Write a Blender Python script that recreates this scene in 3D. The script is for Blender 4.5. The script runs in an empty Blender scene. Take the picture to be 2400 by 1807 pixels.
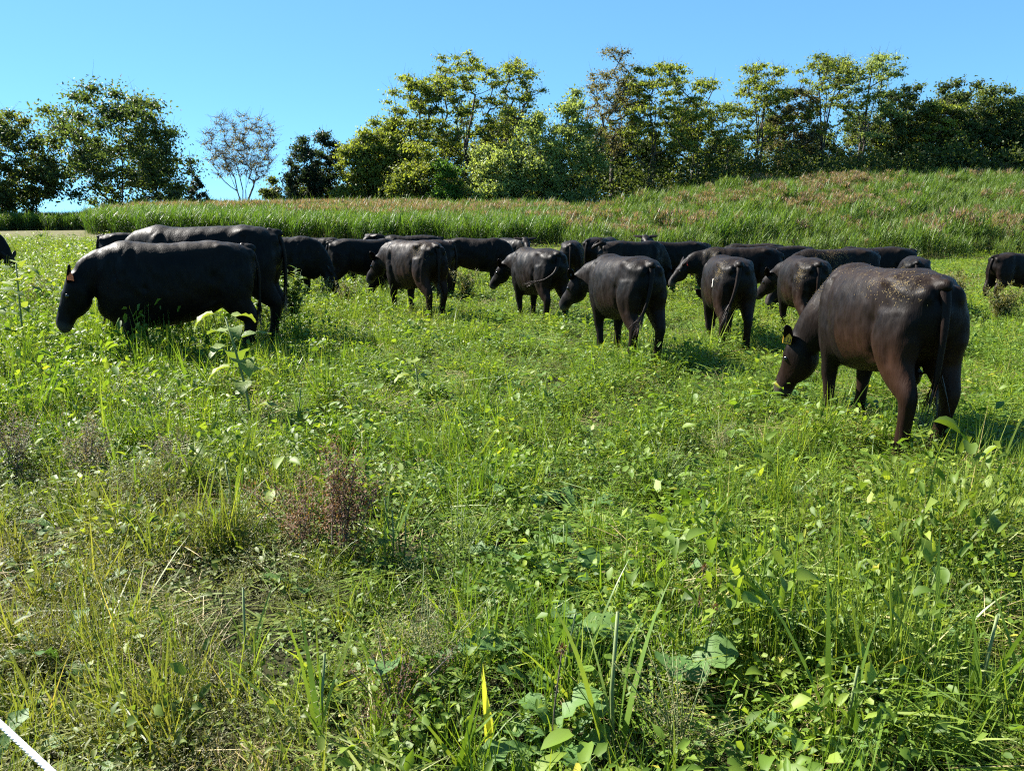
import bpy, bmesh, math, random
import numpy as np
from mathutils import Vector, Matrix, Euler, noise
from mathutils.bvhtree import BVHTree

R = math.radians
scene = bpy.context.scene
col = scene.collection

# ---------------------------------------------------------------- camera
F_PX, CX, CY, YH, CAM_H = 1813.0, 1200.0, 903.5, 530.0, 1.55
PITCH = math.atan((CY - YH) / F_PX)
cam_data = bpy.data.cameras.new('camera')
cam_data.sensor_width = 36.0
cam_data.lens = 36.0 * F_PX / 2400.0
cam_data.clip_start, cam_data.clip_end = 0.05, 4000.0
cam = bpy.data.objects.new('camera', cam_data)
col.objects.link(cam)
cam.location = (0, 0, CAM_H)
cam.rotation_euler = (math.pi / 2 - PITCH, 0, 0)
scene.camera = cam

# ---------------------------------------------------------------- sky, sun, exposure
SUN_EL, SUN_LEFT = 41.0, 62.0          # degrees above horizon; degrees left of the view axis
world = bpy.data.worlds.new('World')
scene.world = world
world.use_nodes = True
wn, wl = world.node_tree.nodes, world.node_tree.links
sky = wn.new('ShaderNodeTexSky')
sky.sky_type = 'NISHITA'
sky.sun_disc = False
sky.sun_elevation = R(SUN_EL)
sky.sun_rotation = R(-SUN_LEFT)
sky.altitude = 0.0
sky.air_density = 0.4
sky.dust_density = 0.0
sky.ozone_density = 6.0
gm = wn.new('ShaderNodeGamma'); gm.inputs[1].default_value = 0.5
tn = wn.new('ShaderNodeMix'); tn.data_type = 'RGBA'; tn.blend_type = 'MULTIPLY'; tn.inputs[0].default_value = 1.0
tn.inputs[7].default_value = (0.46, 0.84, 1.0, 1)
wl.new(sky.outputs[0], gm.inputs[0]); wl.new(gm.outputs[0], tn.inputs[6]); wl.new(tn.outputs[2], wn['Background'].inputs[0])
wn['Background'].inputs[1].default_value = 0.15
sun_data = bpy.data.lights.new('sun', 'SUN')
sun_data.energy = 5.0
sun_data.angle = R(0.53)
sun_data.color = (1.0, 0.95, 0.87)
sun = bpy.data.objects.new('sun', sun_data)
col.objects.link(sun)
to_sun = Vector((-math.sin(R(SUN_LEFT)) * math.cos(R(SUN_EL)), math.cos(R(SUN_LEFT)) * math.cos(R(SUN_EL)), math.sin(R(SUN_EL))))
sun.rotation_euler = to_sun.to_track_quat('Z', 'Y').to_euler()
sun.location = to_sun * 60
scene.view_settings.view_transform = 'Standard'
scene.view_settings.look = 'None'
scene.view_settings.exposure = 1.95
scene.view_settings.gamma = 1.0
scene.view_settings.use_curve_mapping = False
scene.cycles.max_bounces = 4
scene.cycles.diffuse_bounces = 3
scene.cycles.glossy_bounces = 2
scene.cycles.transmission_bounces = 3
scene.cycles.transparent_max_bounces = 4
scene.cycles.use_denoising = False
scene.cycles.filter_width = 1.2
scene.cycles.use_adaptive_sampling = True
scene.cycles.adaptive_threshold = 0.03

# ---------------------------------------------------------------- helpers
rng = random.Random(7)
nrg = np.random.default_rng(11)

def tag(o, label=None, cat=None, group=None, kind=None):
    if label: o['label'] = label
    if cat: o['category'] = cat
    if group: o['group'] = group
    if kind: o['kind'] = kind
    return o

def empty(name, loc, rz=0.0):
    o = bpy.data.objects.new(name, None)
    o.empty_display_size = 0.1
    col.objects.link(o)
    o.location = loc
    o.rotation_euler = (0, 0, rz)
    return o

def link(name, mesh, mat=None, parent=None):
    if mat is not None and len(mesh.materials) == 0:
        mesh.materials.append(mat)
    o = bpy.data.objects.new(name, mesh)
    col.objects.link(o)
    if parent is not None:
        o.parent = parent
    return o

def ray(px, py):
    a, v = (px - CX) / F_PX, (CY - py) / F_PX
    c, s = math.cos(PITCH), math.sin(PITCH)
    return Vector((a, c + s * v, -s + c * v))

def at(px, py, D):
    d = ray(px, py)
    return Vector((0, 0, CAM_H)) + d * (D / d.y)

# terrain: a low flat field that dips on the right and climbs to a crest behind
UN = np.array([-0.66, -0.535, -0.47, -0.28, 0.06, 0.14, 0.25, 0.44, 0.66])
YN = np.array([0, 25, 40, 50, 60, 75, 90, 110, 160, 400, 3000.0])
ZN = np.array([
    [0, .05, .35, .55, .80, .95, 1.05, 1.2, 1.2, -3, -60],
    [0, .05, .38, .62, .95, 1.05, 1.12, 1.3, 1.3, -3, -60],
    [0, .05, .35, .60, 1.00, 1.7, 2.1, 2.2, 2.0, -3, -60],
    [0, .00, .15, .35, .75, 1.9, 2.5, 2.8, 2.5, -3, -60],
    [0, -.05, .00, .20, .80, 1.9, 2.9, 3.2, 3.0, -3, -60],
    [0, -.10, -.05, .50, 1.20, 2.3, 3.4, 3.8, 3.5, -3, -60],
    [0, -.20, -.20, .70, 1.90, 3.6, 5.2, 5.8, 5.0, -3, -60],
    [0, -.30, -.30, .80, 2.20, 4.2, 6.1, 6.6, 6.0, -3, -60],
    [0, -.35, -.35, .80, 2.20, 4.3, 6.3, 6.8, 6.0, -3, -60]])

def gz(x, y):
    x = np.asarray(x, float); y = np.asarray(y, float)
    yy = np.clip(y, 4.0, 2999.0)
    u = np.clip(x / yy, -0.6599, 0.6599)
    i = np.clip(np.searchsorted(UN, u) - 1, 0, len(UN) - 2)
    j = np.clip(np.searchsorted(YN, yy) - 1, 0, len(YN) - 2)
    a = (u - UN[i]) / (UN[i + 1] - UN[i]); b = (yy - YN[j]) / (YN[j + 1] - YN[j])
    z = (ZN[i, j] * (1 - a) * (1 - b) + ZN[i + 1, j] * a * (1 - b) + ZN[i, j + 1] * (1 - a) * b + ZN[i + 1, j + 1] * a * b)
    w = np.clip((yy - 2) / 6, 0, 1)
    return z + w * 0.03 * (np.sin(x * 0.9 + 1.3) * np.cos(y * 0.7) + 0.6 * np.sin(x * 2.1 - y * 1.6))

def g1(x, y):
    return float(gz(x, y))

def ground_at(px, py):
    d = ray(px, py); o = Vector((0, 0, CAM_H)); t = 0.5
    while t < 300:
        p = o + d * t
        if p.z <= g1(p.x, p.y): return p
        t *= 1.01
    return o + d * 60

class MB:
    """collects triangles/quads with a tint value for every vertex"""
    def __init__(s): s.v, s.f, s.t = [], [], []
    def add(s, vs, fs, tint=0.5):
        n = len(s.v); s.v += [tuple(p) for p in vs]
        s.f += [tuple(i + n for i in q) for q in fs]
        s.t += ([tint] * len(vs)) if not hasattr(tint, '__len__') else list(tint)
    def mesh(s, name, mat=None, smooth=True):
        me = bpy.data.meshes.new(name)
        me.from_pydata(s.v, [], s.f)
        at_ = me.attributes.new('tint', 'FLOAT', 'POINT')
        at_.data.foreach_set('value', np.array(s.t, 'f'))
        if smooth and len(me.polygons): me.polygons.foreach_set('use_smooth', [True] * len(me.polygons))
        if mat: me.materials.append(mat)
        me.update()
        return me

def tube(mb, pts, rad, n=6, tint=0.5):
    P = [Vector(p) for p in pts]; vs = []; fs = []
    ref = Vector((0, 0, 1)) if abs((P[-1] - P[0]).normalized().z) < 0.9 else Vector((1, 0, 0))
    for i, p in enumerate(P):
        t = (P[min(i + 1, len(P) - 1)] - P[max(i - 1, 0)])
        if t.length < 1e-9: t = Vector((0, 0, 1))
        t.normalize()
        a = t.cross(ref)
        if a.length < 1e-6: a = t.cross(Vector((0, 1, 0)))
        a.normalize(); b = t.cross(a)
        r = rad[i] if hasattr(rad, '__len__') else rad
        for k in range(n):
            w = 2 * math.pi * k / n
            vs.append(p + a * (r * math.cos(w)) + b * (r * math.sin(w)))
    for i in range(len(P) - 1):
        for k in range(n):
            fs.append((i * n + k, i * n + (k + 1) % n, (i + 1) * n + (k + 1) % n, (i + 1) * n + k))
    fs.append(tuple(range(n))[::-1]); fs.append(tuple(range((len(P) - 1) * n, len(P) * n)))
    mb.add(vs, fs, tint)

def catmull(pts, k):
    P = np.array(pts, float); out = []
    n = len(P)
    for i in range(n - 1):
        p0, p1, p2, p3 = P[max(i - 1, 0)], P[i], P[i + 1], P[min(i + 2, n - 1)]
        for j in range(k):
            t = j / k
            out.append(0.5 * ((2 * p1) + (-p0 + p2) * t + (2 * p0 - 5 * p1 + 4 * p2 - p3) * t * t + (-p0 + 3 * p1 - 3 * p2 + p3) * t ** 3))
    out.append(P[-1])
    return np.array(out)

# ---------------------------------------------------------------- materials
def new_mat(name):
    m = bpy.data.materials.new(name); m.use_nodes = True
    nt = m.node_tree; nt.nodes.clear()
    out = nt.nodes.new('ShaderNodeOutputMaterial')
    return m, nt, out

def ramp(nt, stops):
    r = nt.nodes.new('ShaderNodeValToRGB')
    e = r.color_ramp.elements
    while len(e) < len(stops): e.new(0.5)
    for q, (p, c) in zip(e, stops):
        q.position = p; q.color = (*c, 1)
    return r

def foliage(name, stops, trans=0.42, rough=0.5, vary=0.35, dry=None, spec=0.35, tcol=(1.25, 1.2, 0.5), bump=0):
    """leaf material: colour from the tint of each leaf and of each plant; lets light through"""
    m, nt, out = new_mat(name); N = nt.nodes; L = nt.links
    a = N.new('ShaderNodeAttribute'); a.attribute_name = 'tint'
    oi = N.new('ShaderNodeObjectInfo')
    ma = N.new('ShaderNodeMath'); ma.operation = 'MULTIPLY_ADD'
    L.new(oi.outputs['Random'], ma.inputs[0]); ma.inputs[1].default_value = vary; ma.inputs[2].default_value = -vary / 2
    ad = N.new('ShaderNodeMath'); ad.operation = 'ADD'; ad.use_clamp = True
    L.new(a.outputs['Fac'], ad.inputs[0]); L.new(ma.outputs[0], ad.inputs[1])
    r = ramp(nt, stops); L.new(ad.outputs[0], r.inputs[0])
    colr = r.outputs[0]
    if dry is not None:
        ia = N.new('ShaderNodeAttribute'); ia.attribute_type = 'INSTANCER'; ia.attribute_name = 'dry'
        mx = N.new('ShaderNodeMix'); mx.data_type = 'RGBA'
        L.new(ia.outputs['Fac'], mx.inputs[0]); L.new(colr, mx.inputs[6])
        mx.inputs[7].default_value = (*dry, 1)
        colr = mx.outputs[2]
    p = N.new('ShaderNodeBsdfPrincipled')
    L.new(colr, p.inputs['Base Color']); p.inputs['Roughness'].default_value = rough
    p.inputs['Specular IOR Level'].default_value = spec
    t = N.new('ShaderNodeBsdfTranslucent')
    mt = N.new('ShaderNodeMix'); mt.data_type = 'RGBA'; mt.blend_type = 'MULTIPLY'; mt.inputs[0].default_value = 1
    L.new(colr, mt.inputs[6]); mt.inputs[7].default_value = (*tcol, 1)
    L.new(mt.outputs[2], t.inputs['Color'])
    mix = N.new('ShaderNodeMixShader'); mix.inputs[0].default_value = trans
    L.new(p.outputs[0], mix.inputs[1]); L.new(t.outputs[0], mix.inputs[2])
    L.new(mix.outputs[0], out.inputs[0])
    if bump:
        nz = N.new('ShaderNodeTexNoise'); nz.inputs['Scale'].default_value = bump
        tc = N.new('ShaderNodeTexCoord'); L.new(tc.outputs['Object'], nz.inputs['Vector'])
        b = N.new('ShaderNodeBump'); b.inputs['Strength'].default_value = 0.35; b.inputs['Distance'].default_value = 0.01
        L.new(nz.outputs[0], b.inputs['Height']); L.new(b.outputs[0], p.inputs['Normal'])
    return m

def plain(name, c1, c2, scale=8.0, rough=0.8, bump=0.0, spec=0.3):
    m, nt, out = new_mat(name); N = nt.nodes; L = nt.links
    tc = N.new('ShaderNodeTexCoord')
    nz = N.new('ShaderNodeTexNoise'); nz.inputs['Scale'].default_value = scale; nz.inputs['Detail'].default_value = 4
    L.new(tc.outputs['Object'], nz.inputs['Vector'])
    r = ramp(nt, [(0.3, c1), (0.7, c2)]); L.new(nz.outputs[0], r.inputs[0])
    p = N.new('ShaderNodeBsdfPrincipled'); p.inputs['Roughness'].default_value = rough
    p.inputs['Specular IOR Level'].default_value = spec
    L.new(r.outputs[0], p.inputs['Base Color'])
    if bump:
        b = N.new('ShaderNodeBump'); b.inputs['Strength'].default_value = 0.6; b.inputs['Distance'].default_value = bump
        L.new(nz.outputs[0], b.inputs['Height']); L.new(b.outputs[0], p.inputs['Normal'])
    L.new(p.outputs[0], out.inputs[0])
    return m

M = {}
M['bark'] = plain('bark', (0.035, 0.028, 0.022), (0.10, 0.085, 0.07), 6, 0.9, 0.02)
M['pale_bark'] = plain('pale_bark', (0.08, 0.068, 0.055), (0.17, 0.15, 0.125), 5, 0.9, 0.02)
M['soil'] = plain('soil', (0.030, 0.026, 0.012), (0.075, 0.070, 0.028), 2.2, 0.95, 0.03, 0.1)
M['straw'] = foliage('straw', [(0, (0.16, 0.11, 0.045)), (0.5, (0.30, 0.23, 0.10)), (1, (0.45, 0.37, 0.19))], 0.25, 0.6, 0.4)

def leaf(mb, base, d, up, ln, wd, bend=0.3, tint=0.5, segs=3, fold=0.25, shape='oval', wav=0.0, r=rng):
    """a leaf: two strips that meet in a folded midrib and bend down along the length"""
    d = Vector(d).normalized(); up = Vector(up)
    s = d.cross(up)
    if s.length < 1e-5: s = d.cross(Vector((1, 0, 0.01)))
    s.normalize(); n = s.cross(d).normalized()
    vs, fs = [], []
    p = Vector(base); a = 0.0; step = ln / segs
    for i in range(segs + 1):
        t = i / segs
        if shape == 'oval': w = wd * math.sin(math.pi * min(1, 0.08 + 0.92 * t) ** 0.75) ** 0.8 if t < 1 else 0.0
        elif shape == 'heart': w = wd * (1 - t) ** 0.75 * min(1, 0.55 + t * 3.2)
        elif shape == 'lobe': w = wd * (0.22 if i == 0 else (0.42 if i % 2 else 0.62) * (0.6 + 0.75 * t) if t < 0.62 else 1.05 * math.sqrt(max(0, 1 - ((t - 0.66) / 0.34) ** 2)) if t < 1 else 0.12)
        else: w = wd * (1 - t) ** 0.6 * min(1, 0.5 + 3 * t)
        dd = (d * math.cos(a) - n * math.sin(a)); nn = (n * math.cos(a) + d * math.sin(a))
        wv = wav * wd * math.sin(i * 2.4 + r.random() * 1.2) if wav else 0
        vs += [p + s * (w / 2) + nn * (w * fold + wv), p, p - s * (w / 2) + nn * (w * fold - wv)]
        p = p + dd * step; a += bend / segs
    for i in range(segs):
        q = i * 3
        fs += [(q, q + 1, q + 4, q + 3), (q + 1, q + 2, q + 5, q + 4)]
    mb.add(vs, fs, tint)
    return p

def blade(mb, base, d, ln, wd, droop=1.0, tint=0.5, segs=4, side=None, twist=0.0):
    """a grass blade: a strip that rises along d and arches over by its weight"""
    d = Vector(d).normalized(); p = Vector(base)
    s = Vector(side) if side else d.cross(Vector((0, 0, 1)))
    if s.length < 1e-4: s = Vector((1, 0, 0))
    s.normalize()
    vs, fs = [], []; st = ln / segs
    for i in range(segs + 1):
        t = i / segs; w = wd * (1 - t ** 1.6) * min(1, 0.55 + 2 * t)
        if i == segs: vs.append(p)
        else: vs += [p - s * (w / 2), p + s * (w / 2)]
        if twist: s = (Matrix.Rotation(twist / segs, 3, d) @ s)
        p = p + d * st
        d = (d + Vector((0, 0, -1)) * (droop * (0.25 + t) / segs)).normalized()
    for i in range(segs - 1): fs.append((2 * i, 2 * i + 1, 2 * i + 3, 2 * i + 2))
    q = 2 * (segs - 1); fs.append((q, q + 1, q + 2))
    mb.add(vs, fs, tint)

def rdir(r, lo, hi):
    """random direction with elevation between lo and hi degrees"""
    a = r.uniform(0, 2 * math.pi); e = R(r.uniform(lo, hi))
    return Vector((math.cos(a) * math.cos(e), math.sin(a) * math.cos(e), math.sin(e)))

def scatter(name, protos, pts, rot, scl, idx, dry, label, cat):
    """one 'stuff' object: prototype clumps set on points by geometry nodes"""
    pc = bpy.data.collections.new(name + '_clumps')
    for i, me in enumerate(protos):
        o = bpy.data.objects.new('%s_clump_%02d' % (name, i), me); pc.objects.link(o)
    me = bpy.data.meshes.new(name)
    n = len(pts)
    me.vertices.add(n); me.vertices.foreach_set('co', np.asarray(pts, 'f').ravel())
    for nm, ty, arr, key in (('rot', 'FLOAT_VECTOR', rot, 'vector'), ('scl', 'FLOAT_VECTOR', scl, 'vector'), ('idx', 'INT', idx, 'value'), ('dry', 'FLOAT', dry, 'value')):
        a = me.attributes.new(nm, ty, 'POINT')
        a.data.foreach_set(key, np.asarray(arr, 'i' if ty == 'INT' else 'f').ravel())
    me.update()
    o = link(name, me)
    ng = bpy.data.node_groups.new(name + '_nodes', 'GeometryNodeTree')
    ng.interface.new_socket('Geometry', in_out='INPUT', socket_type='NodeSocketGeometry')
    ng.interface.new_socket('Geometry', in_out='OUTPUT', socket_type='NodeSocketGeometry')
    N, L = ng.nodes, ng.links
    gi, go = N.new('NodeGroupInput'), N.new('NodeGroupOutput')
    ci = N.new('GeometryNodeCollectionInfo'); ci.inputs['Collection'].default_value = pc
    ci.inputs['Separate Children'].default_value = True; ci.inputs['Reset Children'].default_value = True
    ip = N.new('GeometryNodeInstanceOnPoints'); ip.inputs['Pick Instance'].default_value = True
    def attr(nm, ty):
        q = N.new('GeometryNodeInputNamedAttribute'); q.data_type = ty; q.inputs['Name'].default_value = nm
        return q.outputs[0]
    L.new(gi.outputs[0], ip.inputs['Points']); L.new(ci.outputs[0], ip.inputs['Instance'])
    L.new(attr('idx', 'INT'), ip.inputs['Instance Index'])
    L.new(attr('rot', 'FLOAT_VECTOR'), ip.inputs['Rotation']); L.new(attr('scl', 'FLOAT_VECTOR'), ip.inputs['Scale'])
    L.new(ip.outputs[0], go.inputs[0])
    md = o.modifiers.new('scatter', 'NODES'); md.node_group = ng
    return tag(o, label, cat, kind='stuff')

# ---------------------------------------------------------------- ground sheet
def build_ground():
    ys = np.concatenate([np.linspace(-40, 0, 9)[:-1], np.linspace(0, 40, 61), np.linspace(42, 130, 45), np.geomspace(140, 2500, 18)])
    us = np.linspace(-1, 1, 121)
    V, Fc = [], []
    for y in ys:
        half = 60 + max(0, y) * 1.3
        x = us * half
        z = gz(x, np.full_like(x, y))
        V += [(float(a), float(y), float(b)) for a, b in zip(x, z)]
    n = len(us)
    for j in range(len(ys) - 1):
        for i in range(n - 1):
            Fc.append((j * n + i, j * n + i + 1, (j + 1) * n + i + 1, (j + 1) * n + i))
    me = bpy.data.meshes.new('ground'); me.from_pydata(V, [], Fc)
    me.polygons.foreach_set('use_smooth', [True] * len(me.polygons))
    m, nt, out = new_mat('field_soil'); N, L = nt.nodes, nt.links
    tc = N.new('ShaderNodeTexCoord')
    n1 = N.new('ShaderNodeTexNoise'); n1.inputs['Scale'].default_value = 3.0; n1.inputs['Detail'].default_value = 8
    n2 = N.new('ShaderNodeTexNoise'); n2.inputs['Scale'].default_value = 0.25; n2.inputs['Detail'].default_value = 5
    L.new(tc.outputs['Object'], n1.inputs['Vector']); L.new(tc.outputs['Object'], n2.inputs['Vector'])
    r1 = ramp(nt, [(0.3, (0.014, 0.013, 0.007)), (0.55, (0.026, 0.026, 0.011)), (0.75, (0.055, 0.046, 0.022))])
    L.new(n1.outputs[0], r1.inputs[0])
    # mown stubble strip beyond the grazed cover is straw-coloured
    sx = N.new('ShaderNodeSeparateXYZ'); L.new(tc.outputs['Object'], sx.inputs[0])
    mr = N.new('ShaderNodeMapRange'); mr.inputs[1].default_value = 34; mr.inputs[2].default_value = 40
    L.new(sx.outputs[1], mr.inputs[0])
    r2 = ramp(nt, [(0.3, (0.065, 0.068, 0.026)), (0.7, (0.125, 0.110, 0.050))]); L.new(n1.outputs[0], r2.inputs[0])
    mx = N.new('ShaderNodeMix'); mx.data_type = 'RGBA'
    L.new(mr.outputs[0], mx.inputs[0]); L.new(r1.outputs[0], mx.inputs[6]); L.new(r2.outputs[0], mx.inputs[7])
    p = N.new('ShaderNodeBsdfPrincipled'); p.inputs['Roughness'].default_value = 0.95; p.inputs['Specular IOR Level'].default_value = 0.1
    b = N.new('ShaderNodeBump'); b.inputs['Strength'].default_value = 0.7; b.inputs['Distance'].default_value = 0.05
    L.new(n1.outputs[0], b.inputs['Height']); L.new(b.outputs[0], p.inputs['Normal'])
    L.new(mx.outputs[2], p.inputs['Base Color']); L.new(p.outputs[0], out.inputs[0])
    o = link('ground', me, m)
    tag(o, kind='structure')
build_ground()
# ---------------------------------------------------------------- cattle
def coat_material():
    m, nt, out = new_mat('coat'); N, L = nt.nodes, nt.links
    tc = N.new('ShaderNodeTexCoord')
    def nz(scale, detail, vec=(1, 1, 1)):
        mp = N.new('ShaderNodeMapping'); mp.inputs['Scale'].default_value = vec
        L.new(tc.outputs['Object'], mp.inputs[0])
        q = N.new('ShaderNodeTexNoise'); q.inputs['Scale'].default_value = scale; q.inputs['Detail'].default_value = detail
        L.new(mp.outputs[0], q.inputs['Vector']); return q.outputs[0]
    def att(nm):
        a = N.new('ShaderNodeAttribute'); a.attribute_name = nm; return a.outputs['Fac']
    def math_(op, a, b, clamp=False):
        q = N.new('ShaderNodeMath'); q.operation = op; q.use_clamp = clamp
        for i, w in enumerate((a, b)):
            if isinstance(w, (int, float)): q.inputs[i].default_value = w
            else: L.new(w, q.inputs[i])
        return q.outputs[0]
    def mix(f, a, b):
        q = N.new('ShaderNodeMix'); q.data_type = 'RGBA'
        L.new(f, q.inputs[0])
        for i, w in ((6, a), (7, b)):
            if isinstance(w, tuple): q.inputs[i].default_value = (*w, 1)
            else: L.new(w, q.inputs[i])
        return q.outputs[2]
    blot = nz(2.6, 4); fine = nz(26, 4, (1, 1, 0.35)); hair = nz(95, 3, (1, 1, 0.16))
    br = math_('MULTIPLY', math_('ADD', att('tint'), math_('MULTIPLY', math_('SUBTRACT', blot, 0.5), 0.55)), math_('ADD', fine, 0.5), True)
    c = mix(br, (0.0026, 0.0023, 0.0023), (0.024, 0.0098, 0.0048))
    dust = math_('MULTIPLY', att('dust'), math_('MULTIPLY', math_('SUBTRACT', math_('ADD', blot, fine), 0.62), 1.6), True)
    c = mix(dust, c, (0.040, 0.029, 0.020))
    c = mix(att('white'), c, (0.62, 0.58, 0.50))
    p = N.new('ShaderNodeBsdfPrincipled')
    L.new(c, p.inputs['Base Color'])
    ro = N.new('ShaderNodeMapRange'); L.new(fine, ro.inputs[0]); ro.inputs[1].default_value = 0.3; ro.inputs[2].default_value = 0.7
    ro.inputs[3].default_value = 0.40; ro.inputs[4].default_value = 0.66
    L.new(ro.outputs[0], p.inputs['Roughness'])
    p.inputs['Specular IOR Level'].default_value = 0.11
    p.inputs['Sheen Weight'].default_value = 0.0; p.inputs['Sheen Roughness'].default_value = 0.45
    b = N.new('ShaderNodeBump'); b.inputs['Strength'].default_value = 0.6; b.inputs['Distance'].default_value = 0.006
    h = math_('ADD', math_('MULTIPLY', hair, 0.7), fine)
    L.new(h, b.inputs['Height']); L.new(b.outputs[0], p.inputs['Normal'])
    L.new(p.outputs[0], out.inputs[0])
    return m
M['coat'] = coat_material()
M['eye'] = plain('eye', (0.006, 0.005, 0.004), (0.012, 0.009, 0.007), 20, 0.12, 0, 0.6)
M['tag_yellow'] = plain('tag_yellow', (0.80, 0.42, 0.03), (0.88, 0.50, 0.05), 40, 0.45)
M['tag_red'] = plain('tag_red', (0.70, 0.05, 0.03), (0.78, 0.08, 0.05), 40, 0.45)
M['tag_orange'] = plain('tag_orange', (0.85, 0.16, 0.05), (0.90, 0.22, 0.08), 40, 0.45)
M['tag_dark'] = plain('tag_dark', (0.02, 0.02, 0.02), (0.03, 0.03, 0.03), 40, 0.4)
M['white_hair'] = plain('white_hair', (0.55, 0.52, 0.46), (0.75, 0.72, 0.66), 60, 0.7)
M['switch_hair'] = foliage('switch_hair', [(0, (0.006, 0.005, 0.005)), (0.6, (0.025, 0.015, 0.010)), (1, (0.09, 0.06, 0.04))], 0.1, 0.45, 0.1, tcol=(1, 0.8, 0.6))
M['chaff'] = foliage('chaff', [(0, (0.10, 0.07, 0.03)), (1, (0.30, 0.23, 0.11))], 0.1, 0.8, 0.1, spec=.1)
M['udder'] = plain('udder', (0.22, 0.12, 0.08), (0.30, 0.18, 0.13), 12, 0.6)

def loft(mb, C, ra, rb, lat, n=18, k=3, ex=2.1, ext=None):
    C = catmull(C, k); ra = catmull(np.array(ra)[:, None], k)[:, 0]; rb = catmull(np.array(rb)[:, None], k)[:, 0]
    lat = np.array(lat, float)
    if lat.ndim == 1: lat = np.repeat(lat[None], len(C), 0)
    else: lat = catmull(lat, k)
    T = np.gradient(C, axis=0); T /= np.linalg.norm(T, axis=1)[:, None]
    vs = []; w = np.linspace(0, 2 * np.pi, n, endpoint=False)
    cs, sn = np.cos(w), np.sin(w)
    cs = np.sign(cs) * np.abs(cs) ** (2 / ex); sn = np.sign(sn) * np.abs(sn) ** (2 / ex)
    up_ = np.sin(w) > 0; c0, s0 = np.cos(w), np.sin(w); ext = ext or ex
    cs = np.where(up_, np.sign(c0) * np.abs(c0) ** (2 / ext), cs); sn = np.where(up_, np.sign(s0) * np.abs(s0) ** (2 / ext), sn)
    for i in range(len(C)):
        l = lat[i] - T[i] * lat[i].dot(T[i]); l /= np.linalg.norm(l); m = np.cross(T[i], l)
        a, b = max(ra[i], .004), max(rb[i], .004)
        vs += [C[i] + l * a * cs[j] + m * b * sn[j] for j in range(n)]
    fs = []
    for i in range(len(C) - 1):
        for j in range(n): fs.append((i * n + j, i * n + (j + 1) % n, (i + 1) * n + (j + 1) % n, (i + 1) * n + j))
    e0, e1 = len(vs), len(vs) + 1
    vs.append(C[0] - T[0] * min(ra[0], rb[0]) * 0.45); vs.append(C[-1] + T[-1] * min(ra[-1], rb[-1]) * 0.45)
    q = (len(C) - 1) * n
    for j in range(n):
        fs.append((e0, (j + 1) % n, j)); fs.append((e1, q + j, q + (j + 1) % n))
    mb.add(vs, fs)

def ellipsoid(mb, c, r, n=14, rot=None):
    vs = []; fs = []; m = n // 2
    for i in range(1, m):
        a = math.pi * i / m
        for j in range(n):
            b = 2 * math.pi * j / n
            v = Vector((r[0] * math.sin(a) * math.cos(b), r[1] * math.sin(a) * math.sin(b), r[2] * math.cos(a)))
            if rot: v = rot @ v
            vs.append(v + Vector(c))
    for i in range(m - 2):
        for j in range(n): fs.append((i * n + j, (i + 1) * n + j, (i + 1) * n + (j + 1) % n, i * n + (j + 1) % n))
    t, bo = Vector((0, 0, r[2])), Vector((0, 0, -r[2]))
    if rot: t, bo = rot @ t, rot @ bo
    e = len(vs); vs += [t + Vector(c), bo + Vector(c)]
    for j in range(n):
        fs.append((e, j, (j + 1) % n)); fs.append((e + 1, (m - 2) * n + (j + 1) % n, (m - 2) * n + j))
    mb.add(vs, fs)

POSES = {  # poll (forward, up), head direction (forward, up)
    'graze': ((1.20, 0.66), (0.28, -0.96)),
    'nibble': ((1.22, 0.84), (0.42, -0.91)),
    'low': ((1.27, 1.03), (0.55, -0.83)),
    'down': ((1.18, .98), (0.32, -0.95)),
    'level': ((1.20, 1.36), (0.80, -0.60)),
    'alert': ((1.10, 1.50), (0.85, -0.52)),
}

def rz(v, a):
    return Vector((v[0] * math.cos(a) - v[1] * math.sin(a), v[0] * math.sin(a) + v[1] * math.cos(a), v[2]))

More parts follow.
